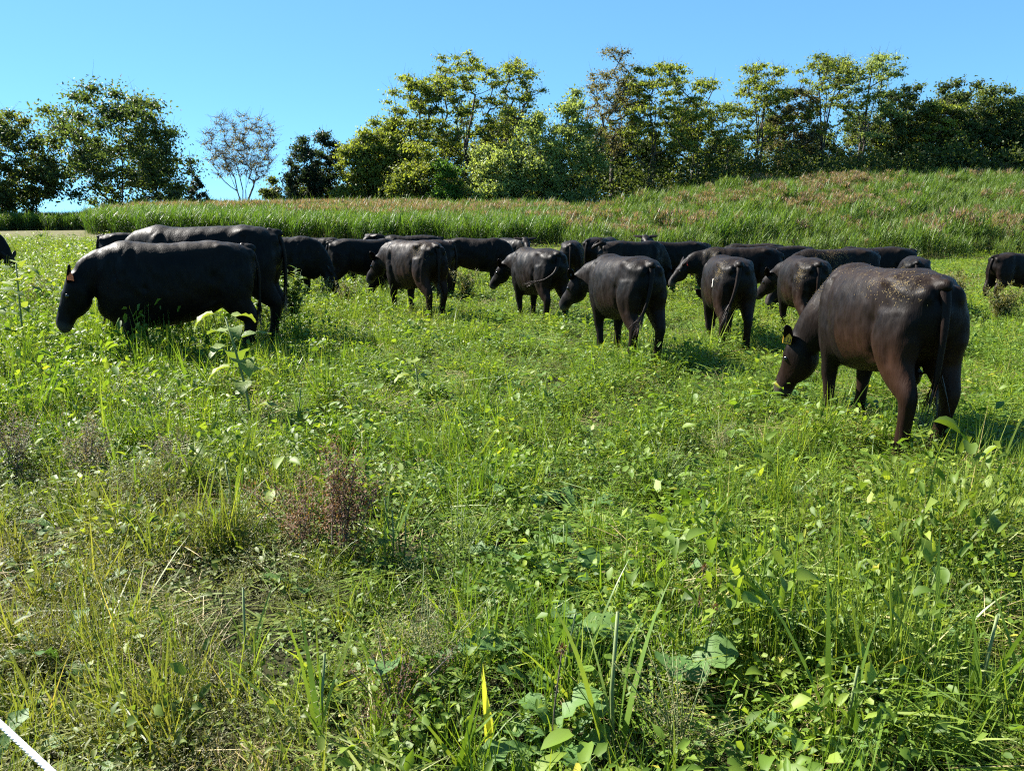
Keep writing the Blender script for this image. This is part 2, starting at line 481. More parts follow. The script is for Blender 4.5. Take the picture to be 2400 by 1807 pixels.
def make_cow(name, loc, heading, S, pose='graze', nyaw=0, hyaw=0, stride=(0, 0, 0, 0), tail='hang', fat=1.0, brown=0.25, dust=0.3,
             white_face=False, tags=(), chaff=(), brand=None, udder=False, voxel=0.02, seed=1, label='', detail=True, hair=0, headscale=1.0, deep=0.0):
    r = random.Random(seed)
    mb = MB(); Yl = (0, 1, 0)
    # trunk: x, top, bottom, half width
    st = [(-.84, 1.17, .97, .085), (-.80, 1.245, .88, .165), (-.70, 1.295, .80, .225), (-.56, 1.325, .73, .25), (-.42, 1.34, .665, .262), (-.22, 1.325, .585, .285),
          (0.02, 1.31, .525, .305), (.25, 1.305, .495, .305), (.45, 1.315, .485, .275), (.60, 1.335, .505, .235), (.74, 1.305, .57, .19), (.86, 1.22, .67, .13)]
    C, ra, rb = [], [], []
    for x, t, b, w in st:
        b = b - deep * min(1, max(0, (x + .6) / .5)); mid = 0.5 * (t + b)
        C.append((x, 0, mid)); ra.append(w * (fat if -.5 < x < .6 else 0.5 + 0.5 * fat)); rb.append((t - b) / 2)
    loft(mb, C, ra, rb, Yl, 32, 3, 2.1, 2.75)
    for s in (-1, 1):
        ellipsoid(mb, (-.46, s * .172, 1.242), (.15, .065, .052))                      # hook bones
        ellipsoid(mb, (-.77, s * .10, 1.16), (.085, .06, .08))                          # pin bones
        ellipsoid(mb, (-.59, s * .155, .92), (.235, .115, .33))                         # thigh
        ellipsoid(mb, (.53, s * .175, .98), (.16, .10, .29), rot=Matrix.Rotation(R(-14), 3, 'Y'))   # shoulder blade
    ellipsoid(mb, (.74, 0, .66), (.17, .12, .16))                                       # brisket
    ellipsoid(mb, (-.76, 0, 1.235), (.13, .06, .06))                                    # tail head
    if udder: ellipsoid(mb, (-.36, 0, .56), (.17, .13, .11))
    hind = [(-.54, .145, 1.03, .14, .27), (-.555, .165, .86, .14, .25), (-.585, .175, .74, .120, .21), (-.64, .175, .64, .095, .160), (-.705, .17, .56, .076, .122),
            (-.76, .168, .495, .065, .096), (-.765, .165, .42, .056, .074), (-.735, .165, .26, .049, .057), (-.715, .165, .15, .056, .062), (-.69, .165, .07, .060, .072), (-.68, .165, .0, .064, .078)]
    fore = [(.53, .17, .96, .11, .21), (.50, .18, .80, .110, .18), (.49, .18, .67, .094, .140), (.51, .172, .54, .073, .092), (.53, .165, .42, .064, .074),
            (.515, .163, .31, .049, .055), (.51, .163, .17, .047, .051), (.53, .163, .105, .054, .060), (.55, .163, .05, .058, .068), (.55, .163, .0, .062, .073)]
    for sp, s, dx in ((hind, 1, stride[2]), (hind, -1, stride[3]), (fore, 1, stride[0]), (fore, -1, stride[1])):
        Q = []
        for x, y, z, a, b in sp:
            w = max(0, 1 - z / 0.9)
            Q.append((x + dx * w ** 1.2, s * (y - 0.02 * w), z + (abs(dx) * 0.04 if z < .5 else 0)))
        loft(mb, Q, [q[3] for q in sp], [q[4] for q in sp], Yl, 12, 3, 2.0)
    # neck and head
    (pf, pz), (hf, hz) = POSES[pose]
    piv = Vector((.70, 0, 0))
    ny, hy = R(nyaw), R(nyaw + hyaw)
    poll = piv + rz((pf - .70, 0, 0), ny); poll.z = pz
    hd = rz((hf, 0, hz), hy).normalized(); hl = rz((0, 1, 0), hy); hu = hl.cross(hd) * -1
    HS = headscale
    nb = [Vector((.52, 0, 1.0)), Vector((.74, 0, 1.0))]
    end = poll - hu * .10 * HS + hd * .03
    m1 = nb[1].lerp(end, .45) + Vector((0, 0, .03)); m1 = piv + rz(Vector((m1.x - .70, m1.y, 0)), 0) + Vector((0, 0, m1.z))
    NC = [nb[0], nb[1], m1, nb[1].lerp(end, .78), end]
    lats = [(0, 1, 0), (0, 1, 0), tuple(rz((0, 1, 0), ny * .6)), tuple(rz((0, 1, 0), ny)), tuple(hl)]
    loft(mb, [tuple(p) for p in NC], [.18, .155, .122, .106, .098], [.315, .285, .225, .175, .135], lats, 18, 4, 2.1)
    hs = [(-.05, .085, .06), (.01, .118, .10), (.09, .130, .135), (.17, .122, .148), (.25, .094, .128), (.33, .074, .096), (.40, .078, .086), (.455, .084, .080), (.487, .070, .062)]
    HC = [tuple(poll + hd * (t * HS) - hu * (b * 0.92 * HS)) for t, a, b in hs]
    loft(mb, HC, [q[1] * HS for q in hs], [q[2] * HS for q in hs], tuple(hl), 16, 3, 2.3)
    me0 = mb.mesh('raw')
    tmp = bpy.data.objects.new('tmp', me0); col.objects.link(tmp)
    md = tmp.modifiers.new('r', 'REMESH'); md.mode = 'VOXEL'; md.voxel_size = voxel; md.use_smooth_shade = True
    dg = bpy.context.evaluated_depsgraph_get()
    me1 = bpy.data.meshes.new_from_object(tmp.evaluated_get(dg))
    tmp.modifiers.clear(); tmp.data = me1
    q1_ = np.empty(len(me1.vertices) * 3, 'f'); me1.vertices.foreach_get('co', q1_); q1_ = q1_.reshape(-1, 3)
    rel = q1_ - np.array(poll); th = rel @ np.array(hd); rd = np.linalg.norm(rel - np.outer(th, np.array(hd)), axis=1)
    near_head = (th > .06 * HS) & (rd < .34 * HS); legs_ = q1_[:, 2] < .5
    vg = tmp.vertex_groups.new(name='w')
    vg.add(np.nonzero(~near_head & ~legs_)[0].tolist(), 1.0, 'REPLACE'); vg.add(np.nonzero(near_head)[0].tolist(), .28, 'REPLACE'); vg.add(np.nonzero(legs_ & ~near_head)[0].tolist(), .5, 'REPLACE')
    sm = tmp.modifiers.new('s', 'SMOOTH'); sm.factor = .5; sm.iterations = max(4, int(round(0.14 / voxel))); sm.vertex_group = 'w'
    dg = bpy.context.evaluated_depsgraph_get()
    me = bpy.data.meshes.new_from_object(tmp.evaluated_get(dg))
    bpy.data.objects.remove(tmp)
    # gentle muscle relief, then the ears and the tail in the same mesh
    n = len(me.vertices); co = np.empty(n * 3, 'f'); me.vertices.foreach_get('co', co); co = co.reshape(-1, 3)
    no = np.empty(n * 3, 'f'); me.vertices.foreach_get('normal', no); no = no.reshape(-1, 3)
    q0, q1, q2 = co[:, 0], co[:, 1], co[:, 2]; ph = seed * 1.7
    dsp = .006 * (np.sin(q0 * 9 + 2.2 * np.sin(q2 * 7 + ph) + ph) * np.cos(q2 * 8 + q1 * 5 - ph)) + .004 * np.sin(q0 * 23 + 3 * np.sin(q2 * 6 + ph) + q1 * 9) * np.cos(q2 * 5 + ph * 2 + q0 * 3)
    dsp += .0018 * np.sin(q0 * 41 + 2.5 * np.sin(q2 * 15 + ph)) * np.sin(q2 * 19 + q0 * 11 + ph)
    trunk = np.clip((co[:, 2] - .45) / .3, 0, 1)
    rib = np.sin(co[:, 0] * 46 - co[:, 2] * 9) * .0035 * np.exp(-((co[:, 0] - .1) / .28) ** 2) * np.exp(-((co[:, 2] - .95) / .2) ** 2)
    # hollow ahead of the hip, behind the last rib
    hol = 0 * np.exp(-((co[:, 0] + .25) / .11) ** 2) * np.exp(-((co[:, 2] - 1.12) / .10) ** 2) * np.exp(-((np.abs(co[:, 1]) - .27) / .08) ** 2)
    def line(p0, p1, wd, amp):
        # a ridge or groove along a line on both flanks
        ax, az = p0; bx, bz_ = p1; L2 = (bx - ax) ** 2 + (bz_ - az) ** 2
        t = np.clip(((q0 - ax) * (bx - ax) + (q2 - az) * (bz_ - az)) / L2, 0, 1)
        d2 = (q0 - ax - t * (bx - ax)) ** 2 + (q2 - az - t * (bz_ - az)) ** 2
        return amp * np.exp(-d2 / wd ** 2) * np.clip((np.abs(q1) - .10) / .06, 0, 1)
    ana = line((.33, .58), (.37, .85), .035, -.016) + line((.37, .85), (.47, 1.2), .035, -.014) + line((.45, .82), (.60, 1.22), .05, .010)
    ana += line((-.34, .72), (-.36, .95), .05, -.018) + line((-.36, .95), (-.33, 1.10), .06, -.010) + line((-.44, 1.24), (-.76, 1.17), .035, .010)
    ana += line((-.36, .66), (-.20, .60), .03, .016) + line((-.66, .70), (-.70, 1.02), .04, -.012) + line((.62, .80), (.72, 1.1), .03, -.012) + line((-.2, 1.17), (.3, 1.2), .07, -.006)
    co = co + no * ((dsp * trunk + rib + hol + ana)[:, None])
    me.vertices.foreach_set('co', co.astype('f').ravel())
    bvh = BVHTree.FromPolygons([Vector(c) for c in co], [tuple(p.vertices) for p in me.polygons])
    ex = MB()
    ears = []
    for s in (-1, 1):
        b0 = poll + hl * (s * .085 * HS) + hd * (.03 * HS) - hu * (.05 * HS)
        dr = (hl * s * .80 - hd * (.18 if pose in ('level', 'alert') else .50) + hu * -.12 + Vector((0, 0, .10 if pose in ('level', 'alert') else .22))).normalized()
        fl = hd.cross(dr).normalized()
        E = [b0 + dr * (t * HS) for t in (0, .055, .125, .20, .25)]
        loft(ex, [tuple(e) for e in E], [.030, .052, .062, .046, .014], [.026, .022, .016, .012, .008], tuple(hd), 10, 2, 2.0)
        ears.append((E, dr, fl))
    sgn = 1
    tp = {'hang': [(-.70, 0, 1.265), (-.79, 0, 1.235), (-.848, .0, 1.15), (-.885, .01, .97), (-.88, .015, .74), (-.87, .02, .55)],
          'side': [(-.70, 0, 1.265), (-.79, 0, 1.235), (-.85, .01, 1.15), (-.89, .04, .97), (-.90, .09, .78), (-.89, .15, .62)],
          'swish': [(-.70, 0, 1.265), (-.79, 0, 1.235), (-.86, .02, 1.13), (-.91, .10, .96), (-.86, .26, .84), (-.74, .39, .80)],
          'curl': [(-.72, 0, 1.27), (-.82, 0, 1.28), (-.95, .06, 1.22), (-.94, .20, 1.17), (-.86, .22, 1.26), (-.84, .08, 1.32)]}[tail]
    loft(ex, tp, [.055, .048, .037, .027, .021, .018], [.04, .036, .031, .025, .020, .018], (0.05, 1, 0.02), 10, 4, 2.0)
    n0 = len(co)
    V = np.vstack([co, np.array(ex.v)]); Fa = [tuple(p.vertices) for p in me.polygons] + [tuple(i + n0 for i in f) for f in ex.f]
    body = bpy.data.meshes.new('cow_body'); body.from_pydata(V.tolist(), [], Fa)
    body.polygons.foreach_set('use_smooth', [True] * len(body.polygons)); body.update()
    bpy.data.meshes.remove(me)
    nn = np.empty(len(V) * 3, 'f'); body.vertices.foreach_get('normal', nn); nn = nn.reshape(-1, 3)
    # coat pattern: browner on thighs, flanks, lower legs and ears; dusty along the topline
    x, y, z = V[:, 0], V[:, 1], V[:, 2]
    bz = brown * (0.28 + 1.2 * np.exp(-((z - .66) / .20) ** 2) * (np.abs(x + .35) < .5) + .45 * np.exp(-((z - .25) / .2) ** 2) + .35 * np.exp(-((z - 1.3) / .08) ** 2))
    bz[n0:] += .15
    du = dust * np.clip((z - 1.16) / .14, 0, 1) * np.clip(nn[:, 2] * 1.4 - .35, 0, 1)
    wh = np.zeros(len(V))
    qv = V - np.array(poll); tv = qv @ np.array(hd); rv = np.linalg.norm(qv - np.outer(tv, np.array(hd)), axis=1)
    wh = .055 * np.clip((tv - .40 * HS) / (.05 * HS), 0, 1) * (rv < .3); wh[n0:] = 0
    if white_face:
        q = V - np.array(poll); tt = q @ np.array(hd); ll = np.abs(q @ np.array(hl)); uu = q @ np.array(hu)
        wh = wh + np.clip((tt + .03) / .05, 0, 1) * np.clip((.11 - ll) / .02, 0, 1) * np.clip((uu + .17) / .05, 0, 1); wh[n0:] = 0
    for nm, arr in (('tint', bz), ('dust', du), ('white', wh)):
        a = body.attributes.new(nm, 'FLOAT', 'POINT'); a.data.foreach_set('value', arr.astype('f'))
    root = empty(name, (loc[0], loc[1], loc[2]), heading); root.scale = (S * .91, S, S)
    tag(root, label, 'cow', 'black cattle grazing across the field')
    link('body', body, M['coat'], root)
    if hair:
        # short coat hair lying back and down along the body
        g = np.random.default_rng(seed); tri = []
        for f in Fa:
            for i in range(1, len(f) - 1): tri.append((f[0], f[i], f[i + 1]))
        tri = np.array(tri); A, B, Cc = V[tri[:, 0]], V[tri[:, 1]], V[tri[:, 2]]
        fn = np.cross(B - A, Cc - A); ar = np.linalg.norm(fn, axis=1); fn = fn / (ar[:, None] + 1e-12)
        ti = g.choice(len(tri), hair, p=ar / ar.sum()); u1, u2 = g.random(hair), g.random(hair)
        fl_ = u1 + u2 > 1; u1[fl_] = 1 - u1[fl_]; u2[fl_] = 1 - u2[fl_]
        P0 = A[ti] + (B - A)[ti] * u1[:, None] + (Cc - A)[ti] * u2[:, None]; Nn = fn[ti]
        up_ = np.clip((P0[:, 2:3] - .9) / .4, -1, 1)
        fd = np.array([-.8, 0, -.6]) + np.concatenate([-.3 * np.abs(up_), 0 * up_, -.2 * (1 - np.abs(up_))], 1) + g.normal(0, .22, (hair, 3))
        fd = fd - Nn * (fd * Nn).sum(1)[:, None]; fd /= np.linalg.norm(fd, axis=1)[:, None] + 1e-9
        el = R(17) + np.abs(g.normal(0, R(9), hair)); hdv = fd * np.cos(el)[:, None] + Nn * np.sin(el)[:, None]
        sd_ = np.cross(hdv, Nn) + Nn * g.normal(0, .35, (hair, 1)); sd_ /= np.linalg.norm(sd_, axis=1)[:, None] + 1e-9
        ln = g.uniform(.014, .030, hair)[:, None]; wd_ = g.uniform(.0011, .0022, hair)[:, None]
        HV = np.stack([P0 - sd_ * wd_, P0 + sd_ * wd_, P0 + hdv * ln], 1).reshape(-1, 3)
        hm = bpy.data.meshes.new('coat_hair'); hm.vertices.add(3 * hair); hm.vertices.foreach_set('co', HV.astype('f').ravel())
        hm.loops.add(3 * hair); hm.loops.foreach_set('vertex_index', np.arange(3 * hair, dtype='i'))
        hm.polygons.add(hair); hm.polygons.foreach_set('loop_start', (np.arange(hair) * 3).astype('i')); hm.update(calc_edges=True)
        va = tri[ti, 0]
        for nm, arr in (('tint', bz + .0), ('dust', du), ('white', wh)):
            w_ = arr[va] + (g.normal(0, .08, hair) if nm == 'tint' else 0)
            q_ = hm.attributes.new(nm, 'FLOAT', 'POINT'); q_.data.foreach_set('value', np.repeat(w_, 3).astype('f'))
        tag(link('coat_hair', hm, M['coat'], root), kind='stuff')
    # switch of hair at the end of the tail
    hb = MB(); tip = Vector(tp[-1]); td = (tip - Vector(tp[-2])).normalized()
    for i in range(46 if detail else 18):
        dv = (td + Vector((r.gauss(0, .16), r.gauss(0, .2), r.gauss(0, .16)))).normalized()
        blade(hb, tip - td * r.uniform(0.0, .14) + Vector((r.gauss(0, .010), r.gauss(0, .012), 0)), dv, r.uniform(.16, .34), r.uniform(.006, .012), 0.5, r.random(), 4, side=(r.gauss(0, 1), r.gauss(0, 1), .1))
    link('tail_switch', hb.mesh('switch', M['switch_hair']), None, root)
    if detail:
        for s in (-1, 1):
            eb = MB(); c = poll + hd * (.16 * HS) + hl * (s * .108 * HS) - hu * (.075 * HS)
            ellipsoid(eb, c, (.026, .026, .026), 10); link('eye', eb.mesh('eye', M['eye']), None, root)
    for side, mat, size in tags:
        E, dr, fl = ears[0 if side < 0 else 1]
        c = E[2] + dr * .01; tb = MB()
        dn = (Vector((0, 0, -1)) * .85 + dr * .35).normalized(); ax = dn.cross(hd).normalized()
        # face of the tag looks along hd side; make a five-sided plate with a neck
        out2 = [(-.12, .0), (.12, .0), (.5, .42), (.5, 1.25), (-.5, 1.25), (-.5, .42)]
        nrm = dn.cross(ax).normalized()
        for off_ in (0, 1): pass
        lo = [c + nrm * .014 + ax * (u * size) + dn * (v * size) for u, v in out2]; hi = [p + nrm * .004 for p in lo]
        lo2 = [p - nrm * .032 for p in lo]; 
        tb.add(lo + hi, [(5, 4, 3, 2, 1, 0), (6, 7, 8, 9, 10, 11)] + [(i, (i + 1) % 6, 6 + (i + 1) % 6, 6 + i) for i in range(6)])
        t_o = link('ear_tag', tb.mesh('ear_tag', M[mat], False), None, root)
        if mat == 'tag_yellow':
            pb = MB()
            def stroke(a, b, w=.05):
                for sd in (.0052, -.0012):
                    A = c + nrm * (.014 + sd) + ax * (a[0] * size) + dn * (a[1] * size); B = c + nrm * (.014 + sd) + ax * (b[0] * size) + dn * (b[1] * size)
                    q = (B - A).normalized().cross(nrm) * (w * size)
                    pb.add([A - q, A + q, B + q, B - q], [(0, 1, 2, 3)])
            for a, b in (((-.3, .5), (-.3, 1.1)), ((-.3, 1.1), (-.02, 1.1)), ((.08, .5), (.08, 1.1)), ((.08, 1.1), (.36, 1.1)), ((.36, 1.1), (.36, .6))): stroke(a, b)
            link('print', pb.mesh('print', M['tag_dark'], False), None, t_o)
    if chaff:
        cb = MB()
        for (cx, cy, cz), (sx, sy, sz), cnt in chaff:
            for i in range(cnt):
                p = Vector((r.gauss(cx, sx), r.gauss(cy, sy), r.gauss(cz, sz)))
                ax_ = Vector((p.x * .92, 0, 1.0)); dr = (ax_ - p)
                o_ = p - dr.normalized() * .5
                hit, nr, _, _ = bvh.ray_cast(o_, dr.normalized(), 2.0)
                if hit is None: continue
                d1 = nr.cross(Vector((r.gauss(0, 1), r.gauss(0, 1), r.gauss(0, 1)))).normalized()
                leaf(cb, hit + nr * .005, d1 + nr * .15, nr, r.uniform(.008, .026), r.uniform(.003, .007), .2, r.random(), 1, .1, r=r)
        if cb.v: tag(link('chaff', cb.mesh('chaff', M['chaff']), None, root), kind='stuff')
    if brand:
        bb = MB(); cx, cz, hgt, sd = brand
        glyph = [[[(0, 1), (.5, 1), (.2, 0)]], [[(.25, 1), (.25, 0)]], [[(.1, 1), (.45, 1), (.5, .5), (.45, 0), (.1, 0), (.05, .5), (.1, 1)]]]
        for gi_, g in enumerate(glyph):
            for poly in g:
                pts = catmull([(a, b, 0) for a, b in poly], 4) if len(poly) > 3 else np.array([(poly[i][0] + (poly[i + 1][0] - poly[i][0]) * k / 6, poly[i][1] + (poly[i + 1][1] - poly[i][1]) * k / 6, 0) for i in range(len(poly) - 1) for k in range(7)])
                path = []
                for a, b, _ in pts:
                    lx = cx - (gi_ * .72 + a) * hgt * -.62 * -1 ; lz = cz + b * hgt
                    hit, nr, _, _ = bvh.ray_cast(Vector((lx, sd * 1.0, lz)), Vector((0, -sd, 0)), 2)
                    if hit is not None: path.append(hit + nr * .006)
                if len(path) > 1: tube(bb, path, .0075, 5)
        link('freeze_brand', bb.mesh('brand', M['white_hair']), None, root)
    return root

def cow(name_px, D, heading, S, **kw):
    p = at(name_px, 600, D)
    return make_cow('cow', (p.x, D, g1(p.x, D) - 0.01), R(heading), S, **kw)

SHOULDER = ((.45, .25, 1.2), (.16, .12, .10), 420)
RUMP = ((-.6, .2, 1.15), (.10, .10, .10), 260)
cow(-62, 22, -6, 1.06, pose='graze', seed=1, voxel=.03, brown=.15, label='black cow cut off by the left edge of the picture', detail=False)
cow(418, 8.9, 202, 1.06, deep=.08, pose='down', hyaw=-6, seed=2, voxel=.017, fat=1.14, brown=.10, dust=.75, tags=((-1, 'tag_orange', .07), (1, 'tag_orange', .07)), stride=(.10, -.10, .05, -.04), headscale=1.12,
    label='large glossy black cow with an orange ear tag, nearest on the left')
cow(492, 10.2, 186, 1.18, pose='graze', seed=3, voxel=.02, fat=1.0, brown=.12, dust=.35, stride=(.05, -.05, -.02, .06), label='tall black cow standing right behind the glossy cow at left')
cow(318, 19.5, 35, 1.04, pose='graze', seed=4, voxel=.03, brown=.1, detail=False, label='black cow whose round rump shows above the glossy cow\'s neck')
cow(648, 15.4, 2, 1.03, pose='graze', seed=5, voxel=.024, brown=.08, stride=(.1, -.1, 0, 0), label='black cow grazing head down behind the leafy weed, facing right')
cow(738, 20.5, -10, .96, pose='graze', seed=6, voxel=.03, brown=.3, detail=False, label='black cow mostly hidden between two others left of centre')
cow(850, 17.2, 28, 1.0, pose='nibble', seed=7, voxel=.026, brown=.12, dust=.3, tail='hang', label='black cow with its tail at left, back turned, left of centre')
cow(968, 20.5, 190, 1.02, pose='level', hyaw=30, seed=8, voxel=.03, brown=.15, detail=False, label='black cow with raised head behind the reddish cow\'s neck')
cow(985, 16.6, 172, .97, pose='graze', seed=9, voxel=.03, brown=.6, detail=False, label='reddish cow back showing just over the brown cow')
cow(972, 13.1, 126, 1.0, pose='low', nyaw=14, hyaw=8, seed=10, voxel=.019, fat=.92, brown=.62, dust=.6, stride=(.05, -.08, -.06, .08), tail='hang', chaff=[((-.55, .25, 1.2), (.12, .1, .08), 320), ((.1, .05, 1.3), (.3, .08, .04), 150)],
    label='brownish cow with visible hip bones, head lowered to the left, left of centre')
cow(1112, 19.2, -4, .99, pose='graze', nyaw=-20, hyaw=-45, seed=11, voxel=.026, brown=.28, white_face=True, stride=(.08, -.05, 0, 0), label='white-faced black cow grazing at centre, facing right')
cow(1196, 22, -60, .97, pose='level', nyaw=-15, seed=12, voxel=.03, brown=.1, label='black cow at the back looking towards the viewer beside the white-faced cow')
cow(1262, 12.9, 114, .96, pose='low', nyaw=22, hyaw=14, seed=13, voxel=.019, fat=1.02, brown=.22, dust=.45, stride=(-.06, .06, .1, -.08), tail='swish', chaff=[((.45, .1, 1.3), (.15, .12, .05), 160)],
    label='black cow flicking its tail to the left, centre of the herd')
cow(1340, 18.4, 84, .96, pose='graze', seed=14, voxel=.028, brown=.35, detail=False, label='small black cow seen from behind among dry weed stalks')
cow(1408, 21, 55, 1.0, pose='graze', seed=15, voxel=.03, brown=.2, detail=False, label='black cow half hidden behind the cow with the curled tail')
cow(1478, 17.4, 22, 1.0, pose='graze', seed=16, voxel=.026, brown=.2, dust=.3, tail='curl', label='black cow with its tail curled in a loop over its rump')
cow(1588, 19.6, 188, .99, pose='alert', nyaw=38, hyaw=42, seed=17, voxel=.022, brown=.1, label='black cow with raised head staring straight at the viewer')
cow(1466, 9.1, 106, .93, pose='low', nyaw=26, hyaw=6, seed=18, voxel=.017, fat=1.06, brown=.28, dust=.35, stride=(-.10, .08, .12, -.02), tail='side', tags=((1, 'tag_dark', .03),), headscale=1.05,
    label='black cow seen from behind at centre right, head lowered to the left')
cow(1640, 22, 85, .95, pose='graze', seed=19, voxel=.03, brown=.15, detail=False, label='black cow at the back, only a sliver of its rump showing')
cow(1708, 10.5, 86, .94, pose='graze', seed=20, voxel=.017, fat=1.04, brown=.36, dust=.35, tail='side', stride=(0, 0, .10, -.10), brand=(-.43, .93, .095, 1), chaff=[((-.62, .2, 1.12), (.05, .06, .05), 300)],
    label='black cow seen from behind with a white 710 brand on its left hip')
cow(1738, 15, 172, .985, pose='low', hyaw=8, seed=21, voxel=.022, brown=.3, dust=.3, tags=((1, 'tag_red', .075),), chaff=[((.62, .2, 1.2), (.10, .1, .08), 200)], label='black cow broadside behind the branded cow, red ear tag at left')
cow(1768, 21, 178, 1.0, pose='graze', seed=22, voxel=.03, brown=.2, dust=.4, detail=False, label='distant black cow whose back shows over the red-tagged cow')
cow(1842, 20, 190, .94, pose='graze', seed=23, voxel=.03, brown=.2, detail=False, label='distant black cow whose lower back shows right of the red-tagged cow')
cow(1888, 11.5, 85, .93, pose='low', nyaw=30, hyaw=15, seed=24, voxel=.018, fat=1.06, brown=.38, dust=.4, tail='hang', stride=(.1, 0, -.06, .12), chaff=[((-.68, .2, 1.08), (.05, .05, .06), 260)],
    label='black cow seen from behind with chaff under its tail head, right of the branded cow')
cow(1962, 13.8, 188, 1.0, pose='nibble', seed=25, voxel=.022, brown=.34, dust=.3, chaff=[((.25, .25, 1.2), (.18, .1, .10), 900)], label='black cow with straw-coloured chaff across its shoulders, behind the nearest right cow')
cow(2052, 16, 172, 1.0, pose='graze', seed=26, voxel=.028, brown=.15, dust=.3, detail=False, label='black cow behind the chaff-covered cow, right of the herd')
cow(2146, 14.3, 66, .93, pose='graze', seed=27, voxel=.026, brown=.15, detail=False, chaff=[((-.68, .2, 1.15), (.04, .04, .04), 90)], label='small black cow rump above the nearest right cow\'s back')
cow(2392, 17.2, 12, .93, pose='graze', seed=28, voxel=.026, brown=.2, detail=False, label='black cow cut off by the right edge of the picture')
cow(2085, 5.85, 92, 1.0, pose='graze', nyaw=34, hyaw=4, seed=29, voxel=.016, fat=1.02, brown=.6, dust=.5, udder=True, tail='hang', stride=(.04, .10, -.05, .06), tags=((1, 'tag_yellow', .075), (-1, 'tag_yellow', .075)), headscale=1.08,
    chaff=[((-.62, .18, 1.22), (.09, .11, .06), 240), ((-.3, .2, 1.25), (.2, .1, .06), 120), ((.3, .1, 1.3), (.4, .1, .05), 160), ((.85, .15, 1.1), (.15, .1, .08), 90)],
    label='brown-black cow with a yellow ear tag, nearest of the herd at right')
# ---------------------------------------------------------------- tall crop grass on the slope
def wave(x, y, s, ph=0.0):
    """cheap smooth noise in 0..1 for numpy arrays"""
    x = np.asarray(x, float) / s; y = np.asarray(y, float) / s
    v = np.sin(x * 1.9 + 1.7 * np.sin(y * 1.3 + ph) + ph) + np.sin(y * 2.3 + 1.5 * np.sin(x * 1.1 - ph) + 2 * ph) + .7 * np.sin(x * 3.7 - y * 3.1 + ph * 3) + .5 * np.sin(x * 6.3 + y * 7.1 + ph)
    return np.clip(v / 6.4 + .5, 0, 1)

M['crop'] = foliage('crop', [(0, (0.075, 0.058, 0.024)), (0.2, (0.032, 0.070, 0.012)), (0.55, (0.062, 0.130, 0.018)), (0.72, (0.105, 0.175, 0.028)), (0.80, (0.19, 0.100, 0.088)), (1, (0.33, 0.205, 0.180))], 0.40, 0.5, 0.10,
                    dry=(0.24, 0.185, 0.085), tcol=(1.2, 1.25, 0.5))

def crop_clump(seed, plume, hgt=1.9, lush=0.5):
    r = random.Random(seed); mb = MB()
    for i in range(15):
        a = r.uniform(0, 6.28); q = r.uniform(0, .34)
        b = Vector((q * math.cos(a), q * math.sin(a), 0)); lean = Vector((r.gauss(0, .10), r.gauss(0, .10), 1))
        h = hgt * r.uniform(.72, 1.0); top = b + lean * h * .75
        blade(mb, b, lean, h * .9, .022, .1, .12 + .12 * r.random(), 3)
        for k in range(4):
            t = r.uniform(.28, .98); p = b + lean * (h * .85 * t); d = rdir(r, 40, 80)
            blade(mb, p, d, r.uniform(.5, .95), r.uniform(.028, .05), r.uniform(.9, 2.2), min(.72, lush * .5 + .22 * t + r.uniform(0, .2)), 4)
        if i < plume:
            for k in range(7):
                d = (lean + Vector((r.gauss(0, .33), r.gauss(0, .33), 0))).normalized()
                blade(mb, top + lean * (.08 * h), d, r.uniform(.25, .42), r.uniform(.025, .05), .9, r.uniform(.82, 1.0), 3, side=(r.gauss(0, 1), r.gauss(0, 1), 0))
    return mb.mesh('crop_clump', M['crop'], True)

